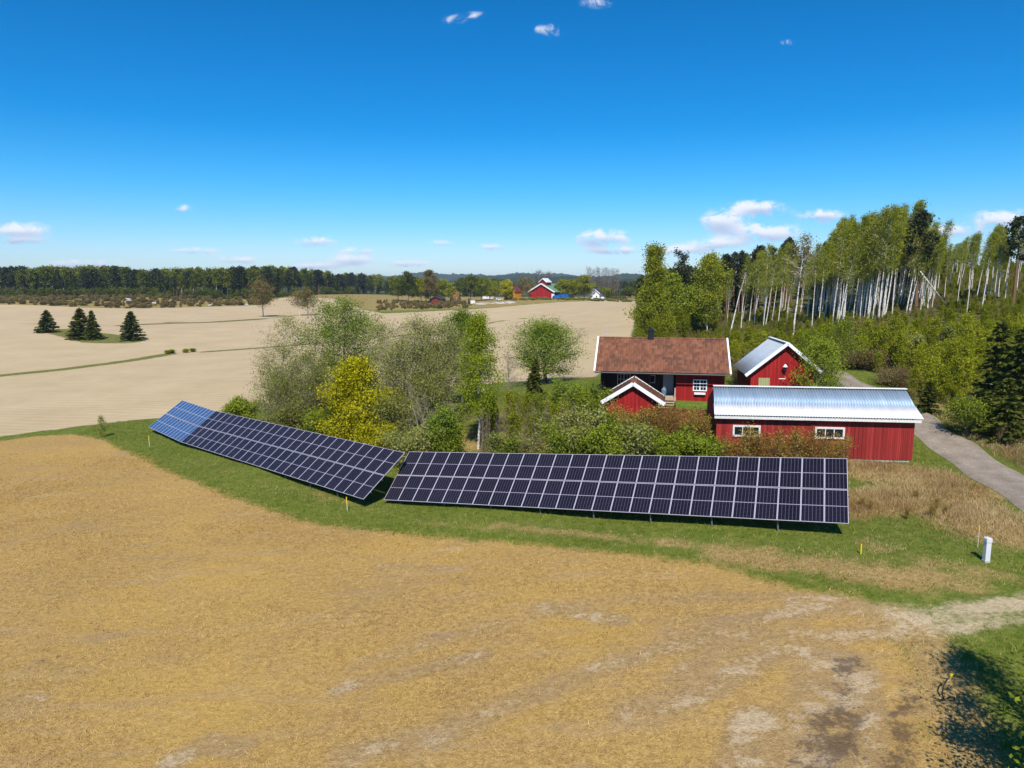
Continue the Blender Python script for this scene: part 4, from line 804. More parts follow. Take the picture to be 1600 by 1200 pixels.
# bare saplings right of the birch
bare = [tree_meshes('bare_sapling', grow(80 + k, 4.6, .03, .12, .85, lambda t: .9 - .5 * t, 17, (.7, .3), 3, 1)[0], None, 'twig_brown', None) for k in range(4)]
bare_w = [tree_meshes('bare_birch', grow(90 + k, 5.0, .04, .35, .7, lambda t: .9 - .6 * t, 26, (.7, .3), 4, 1)[0], None, 'grey_bark', None) for k in range(2)]
for i in range(70):
    px = rg.uniform(752, 895); y = rg.uniform(max(49, array_back(px) + 1.5), 57); put('bare_sapling', bare[i % 4] if i % 9 else bare_w[i % 2], foot(px, y), rg.uniform(0, 6), rg.uniform(.7, 1.1), 'thin leafless sapling in the brown row between birch and green hedge', 'sapling', 'bare saplings behind the front array', scz=rg.uniform(.75, 1.05))

# shrubs between the front array and the buildings
def shrub_set(key, leafm, bark, n, h, per, size, seed, stems=6, sub=4, cr=1.15, sig=.2, lo=.05):
    return [tree_meshes(key, *(lambda st: (st[0], leaves_at(st[1], per, sig, size, seed + k)))(grow(seed + k, h, .03, lo, cr, ball, 30, (.9, .2), sub, 1, stems=stems, stem_spread=.35)), bark, leafm) for k in range(n)]
SH_G = shrub_set('green_shrub', 'lf_bright', 'twig_grey', 4, 3.0, 6, .12, 200, cr=.95, sig=.17); SH_F = shrub_set('fresh_shrub', 'lf_green', 'twig_grey', 2, 3.0, 7, .13, 210)
SH_W = shrub_set('willow_shrub', 'lf_willow', 'twig_grey', 3, 3.0, 5, .12, 220); SH_R = shrub_set('red_twig_shrub', 'lf_red', 'twig_red', 3, 3.0, 2, .08, 230, 9, 4, .85, .16)
SH_B = shrub_set('brown_shrub', 'lf_brown', 'twig_grey', 3, 2.6, 3, .10, 240, 7, 4, 1.1, .2)
def scatter(protos, n, pxr, yr, toprow, label, cat, group, name, jit=.12, mn=.5, p_line=None):
    for i in range(n):
        px = pxr[0] + (pxr[1] - pxr[0]) * ((i + rg.uniform(.1, .9)) / n); y = rg.uniform(*yr); y = y if p_line is None else p_line(px) + y; p = foot(px, y)
        if road_dist(p) < 2.9: continue
        h = max(1.0, top_h(toprow(px), y, p[2]) * rg.uniform(1 - jit * 2, 1 + jit)); base = 3.0
        put(name, protos[int(rg.integers(len(protos)))], p, rg.uniform(0, 6.3), max(mn, min(1.5, h / base)) * rg.uniform(.9, 1.15), label, cat, group, 'foliage', 'stems', scz=h / base)
lin = lambda a, b_, c, d: (lambda px: b_ + (d - b_) * (px - a) / (c - a))
scatter(SH_G, 13, (815, 960), (58, 66), lin(815, 618, 960, 612), 'bright green shrub in the overgrown hedge left of the cottage', 'shrub', 'hedge shrubs left of the cottage', 'green_shrub')
scatter(SH_F, 6, (870, 960), (60, 68), lin(870, 600, 960, 612), 'fresh green leafy shrub by the lawn left of the garden shed', 'shrub', 'fresh shrubs beside the garden shed', 'green_shrub')
scatter(SH_G + SH_W[:1], 24, (875, 1105), (1.2, 4.5), lin(870, 668, 1125, 684), 'green shrub in the row right behind the front array', 'shrub', 'shrub row behind the front array', 'green_shrub', jit=.08, p_line=array_back)
scatter(SH_G + SH_W + SH_B[:1], 12, (760, 880), (1.4, 6), lin(760, 690, 880, 672), 'low olive shrub at the foot of the bare saplings', 'shrub', 'low shrubs among the bare saplings', 'green_shrub', jit=.1, p_line=array_back)
scatter(SH_W + SH_G[:1], 12, (830, 1010), (51, 56), lin(830, 640, 1010, 650), 'olive shrub in the wild growth below the cottage', 'shrub', 'olive shrubs below the cottage', 'green_shrub')
scatter(SH_R, 16, (945, 1118), (50.5, 54.5), lin(945, 632, 1118, 646), 'red twigged shrub with sparse buds in front of garden shed and fence', 'shrub', 'red twigged shrubs by the fence', 'twig_shrub')
scatter(SH_R, 17, (1122, 1320), (44, 46.3), lin(1122, 672, 1325, 680), 'reddish budding shrub growing against the long shed wall', 'shrub', 'red shrubs along the long shed', 'twig_shrub', mn=.6)
scatter(SH_B[:2] + SH_R[:1], 5, (1122, 1300), (42.5, 45), lin(1122, 690, 1330, 702), 'low brown shrub between the front array and the long shed', 'shrub', 'brown shrubs by the long shed', 'twig_shrub')

# ------------------------------------------------------------------ the hillside: young birches, tall birch stand, pines and spruces
def hillpt(p): return inside(np.array([p[:2]]), hill_poly)[0]
SAP = [tree_meshes('young_birch', *(lambda st: (st[0], leaves_at(st[1], 7, .22, .155, 300 + k, tint_clump=.2)))(grow(300 + k, 3.4, .035, .08, .85, egg, 26, (1.0, .3), 3, 1, stems=(1, 2, 3)[k % 3], stem_spread=.18)), 'grey_bark', 'lf_hill') for k in range(6)]
SAPB = [tree_meshes('budding_sapling', *(lambda st: (st[0], leaves_at(st[1], 2, .2, .14, 320 + k)))(grow(320 + k, 3.0, .03, .08, .8, egg, 26, (.9, .3), 4, 1, stems=3, stem_spread=.25)), 'twig_grey', 'lf_brown') for k in range(2)]
SAPW = [tree_meshes('grey_sapling', *(lambda st: (st[0], leaves_at(st[1], 5, .25, .17, 330 + k)))(grow(330 + k, 3.6, .04, .08, 1.0, ball, 30, (1.0, .3), 4, 1, stems=3, stem_spread=.25)), 'twig_grey', 'lf_willow') for k in range(2)]
rg = np.random.default_rng(77); cand = []
for _ in range(90000):
    if len(cand) >= 2300: break
    y = rg.uniform(52, 190); x = rg.uniform(12, 150); u = x / y
    if y > 150 and u < .55: continue
    if u > .80 or u < .165 or not hillpt((x, y)) or road_dist((x, y)) < 2.6: continue
    px = 800 + u * FPX
    if y < 66 and x < 39.5: continue
    if px > 1500 and y < 64: continue
    if 37 < x < 47 and 60 < y < 84 and rg.uniform() < .55: continue       # open dry verge beside the road
    if y < 60 and rg.uniform() < .75: continue
    md = .95 + .22 * (y / 100)
    if 108 < y < 124 and .36 < u < .60 and rg.uniform() < .72: continue      # brash clearing below the stand
    if any((x - a) ** 2 + (y - b_) ** 2 < md * md for a, b_ in cand[-400:]): continue
    cand.append((x, y))
cand.sort(key=lambda p: p[1] ** 2 + p[0] ** 2)
kind_noise = lambda x, y: sin(x * .13 + 1.1) * sin(y * .11) + .5 * sin(x * .31 - y * .23)
near = cand[:285]; rest = cand[285:]
for x, y in near:
    k = kind_noise(x, y) + rg.normal(0, .45); sc = rg.uniform(.6, 1.15) * (1.0 if y > 66 else .75) * (1 if y < 90 else .8)
    if k < -.85: put('budding_sapling', SAPB[int(rg.integers(2))], (x, y, Hh(x, y) - .08), rg.uniform(0, 6.3), sc, 'brownish sapling just in bud among the green young birches', 'sapling', 'brown saplings on the hillside')
    elif k > 1.15: put('grey_sapling', SAPW[int(rg.integers(2))], (x, y, Hh(x, y) - .08), rg.uniform(0, 6.3), sc, 'grey-green willow sapling on the overgrown hillside', 'sapling', 'willow saplings on the hillside')
    else: put('young_birch', SAP[int(rg.integers(6))], (x, y, Hh(x, y) - .08), rg.uniform(0, 6.3), sc, 'bright green young birch in the regrowth covering the hillside', 'sapling', 'young birches on the hillside', scz=sc * rg.uniform(.85, 1.3))
def merged(name, items, leafm, cat, label, keep=.5, grow_=1.35, twig=None):
    """ground cover and far-off wood: many small crowns in one mesh"""
    vs, tn = [], []
    for me, loc, rz, sc, scz in items:
        n = len(me.vertices); co = np.empty(n * 3, np.float32); me.vertices.foreach_get('co', co); co = co.reshape(-1, 4, 3); tt = np.empty(n, np.float32); me.attributes['tint'].data.foreach_get('value', tt)
        pick = rg.random(len(co)) < keep; co = co[pick]; c = co.mean(1, keepdims=True); co = c + (co - c) * grow_; tt = tt.reshape(-1, 4)[pick]
        R_ = np.array([[cos(rz), -sin(rz), 0], [sin(rz), cos(rz), 0], [0, 0, 1]]); co = (co * np.array([sc, sc, scz])) @ R_.T + np.array(loc); vs.append(co.reshape(-1, 3)); tn.append(np.clip(tt + rg.normal(0, .16), 0, 1).ravel())
    v = np.concatenate(vs); o = link(name, mesh_np(name, v, quads=np.arange(len(v)).reshape(-1, 4), mat=M[leafm], tint=np.concatenate(tn))); return tag(o, label, cat, None, 'stuff')
items = []; itb = []
for _ in range(420):
    y = rg.uniform(118, 420); x = y * rg.uniform(.176, .25); sc = rg.uniform(.7, 1.5); items.append((SAP[int(rg.integers(6))][1], (x, y, Hh(x, y) - .1), rg.uniform(0, 6.3), sc, sc))
for x, y in rest:
    k = kind_noise(x, y) + rg.normal(0, .45); sc = rg.uniform(.5, 1.05) * float(np.interp(y, [85, 108, 122], [.95, .62, .42])) * (.8 if rg.uniform() < .5 else 1); it = (SAP[int(rg.integers(6))][1], (x, y, Hh(x, y) - .08), rg.uniform(0, 6.3), sc, sc * rg.uniform(.8, 1.3)); (itb if k < -1.0 else items).append(it)
merged('young_birch_thicket', items, 'lf_hill', 'thicket', 'bright green birch regrowth covering the upper hillside', .55, 1.35)
if itb: merged('brown_thicket', itb, 'lf_brown', 'thicket', 'brownish budding scrub patches among the green regrowth on the hillside', .4, 1.2)
low = []
for _ in range(1500):
    y = rg.uniform(54, 150); x = rg.uniform(.18, .8) * y
    if hillpt((x, y)) and road_dist((x, y)) > 2.3: sc = rg.uniform(.25, .5); low.append((SAP[int(rg.integers(6))][1], (x, y, Hh(x, y) - .05), rg.uniform(0, 6.3), sc * 1.5, sc * .7))
merged('undergrowth', low, 'lf_brown', 'undergrowth', 'low brown and green undergrowth between the saplings of the hillside', .28, .9)

# tall birches with bare white stems
def stand_birch(k, h=18.0, lo=.48, cr=2.0, per=4, leaf='lf_stand'):
    s_, tp = grow(400 + k, h, .125, lo, cr, lambda t: (.5 + .5 * sin(pi * min(1, t * .85 + .1))) * (1.08 - .62 * t), 30, (.9, .35), 5, 2, .018, (.012 + .03 * (k % 3), 0), droop=.14); tp = tp + np.array([.12, 0, 0]) * np.clip((tp[:, 2:3] - h * .6), 0, 9) * .35
    return tree_meshes('tall_birch', s_, leaves_at(tp, per, .38, .235, 400 + k, droop=.25), 'birch_bark', leaf)
SB = [stand_birch(k, 18, (.46, .54, .44, .60, .50, .48)[k], (1.6, 1.35, 1.75, 1.2, 1.5, 1.65)[k]) for k in range(6)]
PN = [pine_meshes('pine', 500 + k, 16, .55, 2.4, .5) for k in range(3)]
SP = [spruce_meshes('spruce', 520 + k, 15, 2.6, 'lf_spruce', .75, .85, .62) for k in range(2)]
prof_px = np.array([1085, 1110, 1150, 1200, 1240, 1262, 1282, 1310, 1345, 1380, 1400, 1425, 1450, 1472, 1490, 1512, 1540, 1565, 1600, 1640]); prof_py = np.array([420, 410, 398, 382, 376, 386, 360, 340, 335, 328, 316, 336, 350, 358, 372, 362, 350, 346, 342, 340])
def topline(px): return float(np.interp(px, prof_px, prof_py))
def stand(px, y, mesh, h0, jit, name, label, cat, group, lean=0.0, foot_=None):
    p = foot(px, y); h = top_h(topline(px), y, p[2]) * jit; o = put(name, mesh, p, rg.uniform(-.5, .5), max(.55, min(1.2, h / h0)) * rg.uniform(.85, 1.1), label, cat, group, scz=h / h0); o.rotation_euler = (rg.normal(0, .02), lean + rg.normal(.015, .02), rg.uniform(-.7, .7)); return o
for i in range(150):
    px = rg.uniform(1262, 1462) if i % 5 else rg.uniform(1180, 1590); y = rg.uniform(119, 147); k = int(rg.integers(6))
    stand(px, y, SB[k], 18, rg.uniform(.74, 1.05), 'tall_birch', 'tall birch with bare white stem in the stand on the hill', 'tree', 'tall birches of the hillside stand')
for i, px in enumerate((1497, 1512, 1527, 1535, 1540, 1548, 1556, 1572, 1590)): stand(px, rg.uniform(112, 128), SB[(3, 1, 4)[i % 3]], 18, rg.uniform(.86, 1.02), 'tall_birch', 'slim white birch standing apart at the right end of the stand', 'tree', 'scattered birches at the right of the stand')
for i in range(16): stand(rg.uniform(1135, 1262), rg.uniform(126, 150), SB[i % 6], 18, rg.uniform(.72, .98), 'tall_birch', 'tall birch in the looser wood left of the white stand', 'tree', 'birches left of the stand')
for i in range(20): stand(rg.uniform(1120, 1260), rg.uniform(145, 175), PN[i % 3], 16, rg.uniform(.88, 1.02), 'pine_tree', 'dark pine behind the looser birches left of the stand', 'tree', 'pines behind the birches')
for i in range(34): stand(rg.uniform(1150, 1480), rg.uniform(152, 178), SP[i % 2], 15, rg.uniform(.55, .86), 'spruce_tree', 'dark spruce deep in the shade behind the birch stand', 'tree', 'spruces behind the birch stand')
for i in range(46): stand(rg.uniform(1130, 1600), rg.uniform(178, 215), SP[i % 2], 15, rg.uniform(.30, .62), 'spruce_tree', 'dark spruce farthest back behind the birch stand', 'tree', 'farthest spruces behind the stand')
for i in range(26): stand(rg.uniform(1250, 1600), rg.uniform(150, 185), SB[i % 6], 18, rg.uniform(.70, .95), 'tall_birch', 'birch in the back rows of the hillside stand', 'tree', 'birches of the back rows')
stand(1432, 122, PN[0], 16, 1.02, 'pine_tree', 'dark topped pine rising above the birch stand', 'tree', None); stand(1585, 118, PN[1], 16, 1.0, 'pine_tree', 'slender pine with reddish trunk at the far right of the stand', 'tree', None)
# single trees at the left end of the hillside
single('birch_tree', 1020, 132, 382, 38, 'big leafy birch standing at the field corner behind the cottage', 'tree', 'lf_stand', 'birch_bark', 601, 7, .5, .30, .17, crown_lo=.12, prof=lambda t: .9 - .55 * t + .1 * sin(9 * t), n=50, sub=6, sub2=2, ang=(1.0, .3), drp=.25)
single('birch_tree', 1049, 138, 428, 32, 'lower round birch right of the big field corner birch', 'tree', 'lf_bright', 'birch_bark', 602, 6, .5, .30, .13, crown_lo=.1, prof=egg, n=40, sub=5, sub2=2, drp=.2)
single('birch_tree', 1105, 128, 398, 38, 'leafy birch with pale top midway between pine and stand', 'tree', 'lf_stand', 'birch_bark', 603, 6, .5, .28, .14, crown_lo=.2, prof=egg, n=44, sub=6, sub2=2, drp=.2)
single('birch_tree', 1082, 140, 446, 36, 'short bright birch in the gap between two taller birches', 'tree', 'lf_bright', 'birch_bark', 604, 6, .45, .28, .11, crown_lo=.1, prof=egg, n=36, sub=5, sub2=2)
single('pine_tree', 1057, 150, 392, 24, 'thin ragged pine with tufted top leaning above the low birches', 'tree', 'lf_pine', 'pine_bark', 605, 9, .4, .34, .13, crown_lo=.5, prof=lambda t: .7 + .3 * sin(14 * t), n=13, sub=3, sub2=1, ang=(1.5, 1.0), lean=(.05, 0))
single('bare_tree', 1140, 118, 424, 16, 'pale dead trunk leaning right in front of the dark pines', 'tree', None, 'birch_bark', 606, crown_lo=.7, n=8, sub=2, sub2=1, r=.15, lean=(.10, 0))
single('bare_tree', 1240, 112, 366, 40, 'tall half bare birch with forked dead limbs in front of the stand', 'tree', 'lf_brown', 'birch_bark', 607, 2, .4, .2, .16, crown_lo=.5, prof=egg, n=22, sub=5, sub2=2, lean=(.03, 0))
p1 = G(1478, 478); p1[2] += .1; d1 = ray(1438, 424); tt_ = 121 / d1[1]; p2 = np.array([d1[0] * tt_, 121., CAM_H + d1[2] * tt_])
o = tag(MB().tube(p1, p2, .16, .10, 8).build('fallen_trunk', M['birch_bark'], None, 0, True), 'snapped white birch trunk leaning down to the right in front of the stand', 'fallen tree')
p3 = G(1415, 455); p4 = p2 + np.array([-.6, .5, -.6]); tag(MB().tube(p3, p4, .10, .07, 8).build('fallen_trunk', M['birch_bark'], None, 0, True), 'thinner broken birch pole crossing below the snapped trunk', 'fallen tree')
# rocks and brash in the clearing below the stand
def rock_mesh(seed, sx_, sy_, sz_):
    bm = bmesh.new(); bmesh.ops.create_icosphere(bm, subdivisions=2, radius=1); q = random.Random(seed)
    for v in bm.verts: f = 1 + q.uniform(-.22, .22); v.co = Vector((v.co.x * sx_ * f, v.co.y * sy_ * f, v.co.z * sz_ * f))
    me = bpy.data.meshes.new('rock'); bm.to_mesh(me); bm.free(); me.materials.append(M['rock']); return me
M['rock'] = simple('pale_rock', (.40, .37, .34), .9, .35, 1.5, bump=.4); RK = [rock_mesh(k, *d) for k, d in enumerate(((1.4, .9, .45), (.9, .8, .4), (1.9, .8, .4)))]
def rock(px, py, k, sc, label, group): p = G(px, py); o = link('rock', RK[k % 3], None, p); o.scale = (sc, sc, sc); o.rotation_euler = (0, 0, px); tag(o, label, 'rock', group)
for i, (px, py, sc) in enumerate(((1412, 526, 1.3), (1455, 525, 1.5), (1470, 524, 1.1), (1232, 486, 1.3), (1330, 489, 1.6), (1318, 482, 1.2), (1195, 500, 1.0), (1130, 560, 1.2), (1155, 468, 1.0), (1260, 480, 1.1))): rock(px, py, i, sc, 'grey rock showing between the saplings of the hillside', 'rocks on the hillside')

for i in range(26):
    px = rg.uniform(762, 900); y = rg.uniform(max(53, array_back(px) + 2), 66); p = foot(px, y); h = max(1.5, top_h(rg.uniform(615, 652), y, p[2])); put('young_birch', SAP[i % 6], p, rg.uniform(0, 6), h / 3.4 * rg.uniform(.6, .85), 'slim green young birch between the bare saplings and the hedge', 'sapling', 'young birches behind the front array', scz=h / 3.6)
for i in range(8): scl = rg.uniform(.2, .3); put('brown_shrub', SH_R[i % 3], foot(rg.uniform(1335, 1500), rg.uniform(36, 42)), rg.uniform(0, 6), scl, 'knee high rusty brown bush in the dead grass right of the front array', 'shrub', 'rusty bushes in the dead grass', 'foliage', 'stems')
# spruces and bushes along the road
def place(mesh, name, px, y, top, label, cat, h0, wsc=1.0, group=None): p = foot(px, y); h = top_h(top, y, p[2]); return put(name, mesh, p, px * 1.0, h / h0 * wsc, label, cat, group, scz=h / h0)
SPN = [spruce_meshes('young_spruce', 540 + k, 6.0, (1.9, 1.6, 2.2)[k], 'lf_spruce_pale', .42, 1.1, .30) for k in range(3)]
place(SPN[0], 'young_spruce', 1452, 60, 596, 'small bushy spruce on the far side of the road beside the shed roof', 'tree', 6.0, 1.25)
place(SPN[1], 'young_spruce', 1556, 58, 502, 'tall narrow dark spruce behind the timber post', 'tree', 6.0, .95); place(SPN[2], 'young_spruce', 1590, 54, 515, 'broad dark spruce cut by the right edge of the picture', 'tree', 6.0, 1.05)
place(SPN[0], 'young_spruce', 1572, 51, 590, 'low wide spruce in front of the two dark ones at the roadside', 'tree', 6.0, 1.3); place(SPN[1], 'young_spruce', 1545, 53.5, 612, 'small dark spruce behind the forked bush', 'tree', 6.0, 1.5)
single('bush', 1520, 53, 618, 62, 'forked roadside bush with pale bare stems', 'bush', 'lf_bright', 'grey_bark', 611, 3, .3, .12, .07, crown_lo=.3, prof=ball, n=30, sub=5, sub2=2, stems=6, stem_spread=.5)
single('bush', 1405, 74, 572, 56, 'dark brown twiggy bush behind the right end of the shed roof', 'bush', 'lf_brown', 'twig_grey', 612, 2, .3, .12, .05, crown_lo=.1, prof=ball, n=40, sub=6, sub2=2, stems=6, stem_spread=.4)
single('bush', 1350, 84, 545, 56, 'reddish brown bush beyond the bend of the road', 'bush', 'lf_brown', 'twig_red', 613, 3, .35, .13, .05, crown_lo=.1, prof=ball, n=44, sub=6, sub2=2, stems=7, stem_spread=.45)
single('birch_tree', 1272, 60.2, 532, 62, 'slight young birch in front of the small barn corner', 'tree', 'lf_bright', 'grey_bark', 614, 6, .3, .12, .06, crown_lo=.15, prof=egg, n=34, sub=6, sub2=2, ang=(1.1, .4), lean=(.04, 0))
single('birch_tree', 1292, 72, 500, 74, 'leafy young birch between the small barn and the road', 'tree', 'lf_bright', 'grey_bark', 615, 4, .35, .13, .08, crown_lo=.15, prof=egg, n=40, sub=6, sub2=2, stems=2)
scatter(SH_B, 9, (1480, 1600), (47, 54), lin(1480, 668, 1600, 660), 'brown roadside shrub in dry grass right of the gravel road', 'shrub', 'brown shrubs along the road', 'brown_shrub', .2, .3)
scatter(SH_B + SH_W[:1], 8, (1150, 1175), (66, 74), lin(1150, 560, 1175, 565), 'low shrub in the gap between cottage and small barn', 'shrub', 'shrubs between cottage and barn', 'brown_shrub', .2, .3)

# ------------------------------------------------------------------ far left: spruces in the field, forest edge, scrub
FB = [tree_meshes('forest_birch', *(lambda st: (st[0], leaves_at(st[1], 7, .8, .85, 700 + k)))(grow(700 + k, 16, .16, .42, 2.2, egg, 14, (.9, .4), 2, 1)), 'birch_bark' if k % 2 else 'grey_bark', 'lf_forest') for k in range(4)]
FS = [spruce_meshes('forest_spruce', 710 + k, 17, 2.7, 'lf_spruce_pale', 1.1, .7, 1.0) for k in range(3)]; FP_ = [pine_meshes('forest_pine', 720 + k, 16, .5, 2.9, .95) for k in range(2)]
FSP = [spruce_meshes('field_spruce', 730 + k, 7.0, 2.5, 'lf_spruce_pale', .42, 1.25, .42) for k in range(3)]
for i, (px, py, tp_, w_, lb) in enumerate(((75, 520, 485, 1.08, 'leftmost squat spruce on the grassy hump in the sand field'), (128, 530, 482, 1.0, 'tall bushy spruce of the touching pair on the field hump'), (146, 531, 486, .7, 'slim spruce of the touching pair on the field hump'), (206.5, 532, 487, .98, 'rightmost spruce of the field hump standing alone at its end'))):
    p = G(px, py); h = top_h(tp_, p[1], p[2]); put('field_spruce', FSP[i % 3], p, i * 1.3, h / 7 * w_ * 1.32, lb, 'tree', 'spruces on the field hump', scz=h / 7)
rg = np.random.default_rng(31)
fr_px = np.array([-150, 0, 60, 150, 240, 330, 420, 470, 520, 560, 640]); fr_y = np.array([440, 445, 450, 460, 452, 448, 470, 520, 570, 640, 760]); fr_top = np.array([420, 419, 418, 417, 421, 420, 417, 420, 425, 428, 434])
def ftree(px, y, i, jit, solo=True):
    p = foot(px, y); h = max(7, top_h(float(np.interp(px, fr_px, fr_top)), y, p[2])) * jit; q = rg.uniform(); spb = sin(px * .045) * .25
    if q < .50 + spb: mm, h0, nm, lb, gp = FB[i % 4], 16, 'birch_tree', 'light green birch in the front edge of the far forest', 'birches of the far forest edge'
    elif q < .80: mm, h0, nm, lb, gp = FS[i % 3], 17, 'spruce_tree', 'dark spruce in the front edge of the far forest', 'spruces of the far forest edge'
    else: mm, h0, nm, lb, gp = FP_[i % 2], 16, 'pine_tree', 'pine in the front edge of the far forest', 'pines of the far forest edge'
    if not solo: return (mm[1], (p[0], p[1], p[2]), rg.uniform(0, 6.3), h / h0 * 1.05, h / h0)
    put(nm, mm, p, rg.uniform(0, 6.3), h / h0 * rg.uniform(.9, 1.25), lb, 'tree', gp, scz=h / h0)
for i in range(210):
    px = -60 + 640 * (i + rg.uniform(-.5, .5)) / 210; ftree(px, float(np.interp(px, fr_px, fr_y)) + rg.uniform(0, 16), i, rg.uniform(.70, .98))
it = [ftree(rg.uniform(-140, 600), 0, i, 1, False) if False else None for i in range(0)]
for i in range(620):
    px = rg.uniform(-150, 640); y = float(np.interp(px, fr_px, fr_y)) + rg.uniform(14, 110); it.append(ftree(px, y, i, rg.uniform(.72, .98) if i % 3 else .5, False))
merged('forest', it, 'lf_forest', 'forest', 'mixed forest closing the sand field on the left', .8, 1.15)
it = []
def mass(n, pxr, yr, hr, protos):
    for i in range(n):
        px = rg.uniform(*pxr); y = rg.uniform(*yr); p = foot(px, y); h = rg.uniform(*hr); mm, h0 = protos[int(rg.integers(len(protos)))]; it.append((mm[1], tuple(p), rg.uniform(0, 6.3), h / h0 * 1.2, h / h0))
pr = [(FB[0], 16), (FB[1], 16), (FB[2], 16), (FS[0], 17), (FP_[0], 16)]
mass(420, (560, 1090), (640, 900), (8, 13), pr); mass(300, (520, 1100), (950, 1300), (9, 14), pr); mass(90, (1000, 1130), (230, 330), (7, 12), pr)
merged('distant_woods', it, 'lf_farfor', 'woods', 'distant woods behind the farm below the blue hills', .6, 1.5)
for i, (px, y, tp_) in enumerate(((92, 395, 432), (135, 398, 427), (148, 402, 424))): p = foot(px, y); h = top_h(tp_, y, p[2]); put('pine_tree', FP_[i % 2], p, i * 2.0, h / 16 * 1.25, ('broad dark pine standing alone in front of the far forest', 'left one of two big pines at the rocky clearing', 'right one of two big pines at the rocky clearing')[i], 'tree', None, scz=h / 16)
BUSH = shrub_set('scrub_bush', 'lf_brown', 'twig_grey', 2, 3.0, 5, .42, 740, 5, 3, 1.6, .4); BUSHG = shrub_set('scrub_bush', 'lf_stand', 'twig_grey', 2, 3.0, 5, .42, 750, 5, 3, 1.6, .4)
sc_it = []; sc_g = []
for i in range(620):
    px = rg.uniform(-60, 425); y = rg.uniform(352, 442); p = foot(px, y)
    if not inside(np.array([p[:2]]), till_poly)[0]: sc_it.append(((BUSH if rg.uniform() < .6 else BUSHG)[i % 2][1], tuple(p), rg.uniform(0, 6), rg.uniform(.4, 1.2), rg.uniform(.2, .7)))
for i in range(230):
    px = rg.uniform(-60, 560); p = foot(px, float(np.interp(px, fr_px, fr_y)) - rg.uniform(1, 12)); sc_g.append((BUSHG[i % 2][1], tuple(p), rg.uniform(0, 6), rg.uniform(.7, 1.5), rg.uniform(.5, 1.7)))
for i in range(210):
    px = rg.uniform(590, 735); p = foot(px, rg.uniform(335, 420))
    if not inside(np.array([p[:2]]), till_poly)[0]: sc_it.append((BUSH[i % 2][1], tuple(p), rg.uniform(0, 6), rg.uniform(.3, .8), rg.uniform(.12, .6)))
merged('forest_edge_bushes', sc_g, 'lf_forest', 'bushes', 'green bushes along the foot of the far forest', .7, 1.1)
merged('scrub', sc_it, 'lf_brown', 'scrub', 'brown scrub between the sand field and the far trees', .7, 1.1)
for i, (px, y, s_) in enumerate(((195, 405, 2.6), (240, 395, 1.8), (335, 392, 2.0), (200, 398, 1.5), (70, 398, 1.6), (385, 395, 1.8))): o = link('rock', RK[i % 3], None, foot(px, y)); o.scale = (s_, s_, s_ * 1.1); tag(o, 'pale rock in the scrub clearing before the far forest', 'rock', 'rocks in the far clearing')
single('bare_tree', 411, 290, 436, 34, 'nearly leafless tree by the left field strip in front of the forest', 'tree', 'lf_brown', 'dark_bark', 760, 3, .8, .42, .2, crown_lo=.3, prof=ball, n=34, sub=5, sub2=2)
single('bare_tree', 481, 300, 452, 22, 'small dark bare tree right of the white stemmed one on the far strip', 'tree', 'lf_brown', 'dark_bark', 761, 2, .7, .38, .18, crown_lo=.3, prof=ball, n=26, sub=5, sub2=2)
single('bare_tree', 468, 300, 454, 22, 'small budding birch with white stem on the far field strip', 'tree', 'lf_brown', 'birch_bark', 762, 2, .7, .38, .18, crown_lo=.35, prof=ball, n=24, sub=5, sub2=2)
single('sapling', 157, 72, 651, 9, 'spindly pale weed at the edge of the sand field', 'plant', 'lf_willow', 'twig_grey', 763, 3, .1, .09, .012, crown_lo=.1, prof=egg, n=16, sub=3, sub2=1)
for i, (px, y, w_) in enumerate(((262, 553, 1.0), (268, 552, 1.2), (290, 551, 1.1), (302, 550, 1.0))): put('field_bush', BUSHG[i % 2], G(px, y), i, .42 * w_, 'low green bush on the grass strip through the sand field', 'bush', 'bushes on the field strip', 'foliage', 'stems', .22)

# ------------------------------------------------------------------ the farm across the field
FY = 430.0; MP = FY / FPX
M['green_roof'] = metal_mat('green_sheet_roof', (.10, .22, .13), (.17, .31, .20), .5, .1); M['orange'] = board_mat('orange_boards', (.62, .26, .02), .3, .1); M['ochre'] = board_mat('ochre_boards', (.36, .17, .05), .3, .2); M['dark_roof'] = simple('dark_roof', (.035, .035, .04), .7, .2, 2); M['red_roof'] = simple('dark_red_roof', (.12, .028, .024), .8, .2, 2)
M['tarp'] = simple('blue_tarpaulin', (.015, .13, .42), .35, .2, .5); M['side_shade'] = board_mat('side_shade_boards', (.05, .012, .012), .3, .2); M['car_paint'] = simple('car_paint_white', (.72, .72, .73), .25, .03, 2, spec=.5); M['tyre'] = simple('tyre_rubber', (.015, .015, .016), .9, .1, 3); M['stone'] = simple('grey_stone', (.40, .41, .44), .9, .3, 1.2, bump=.4)
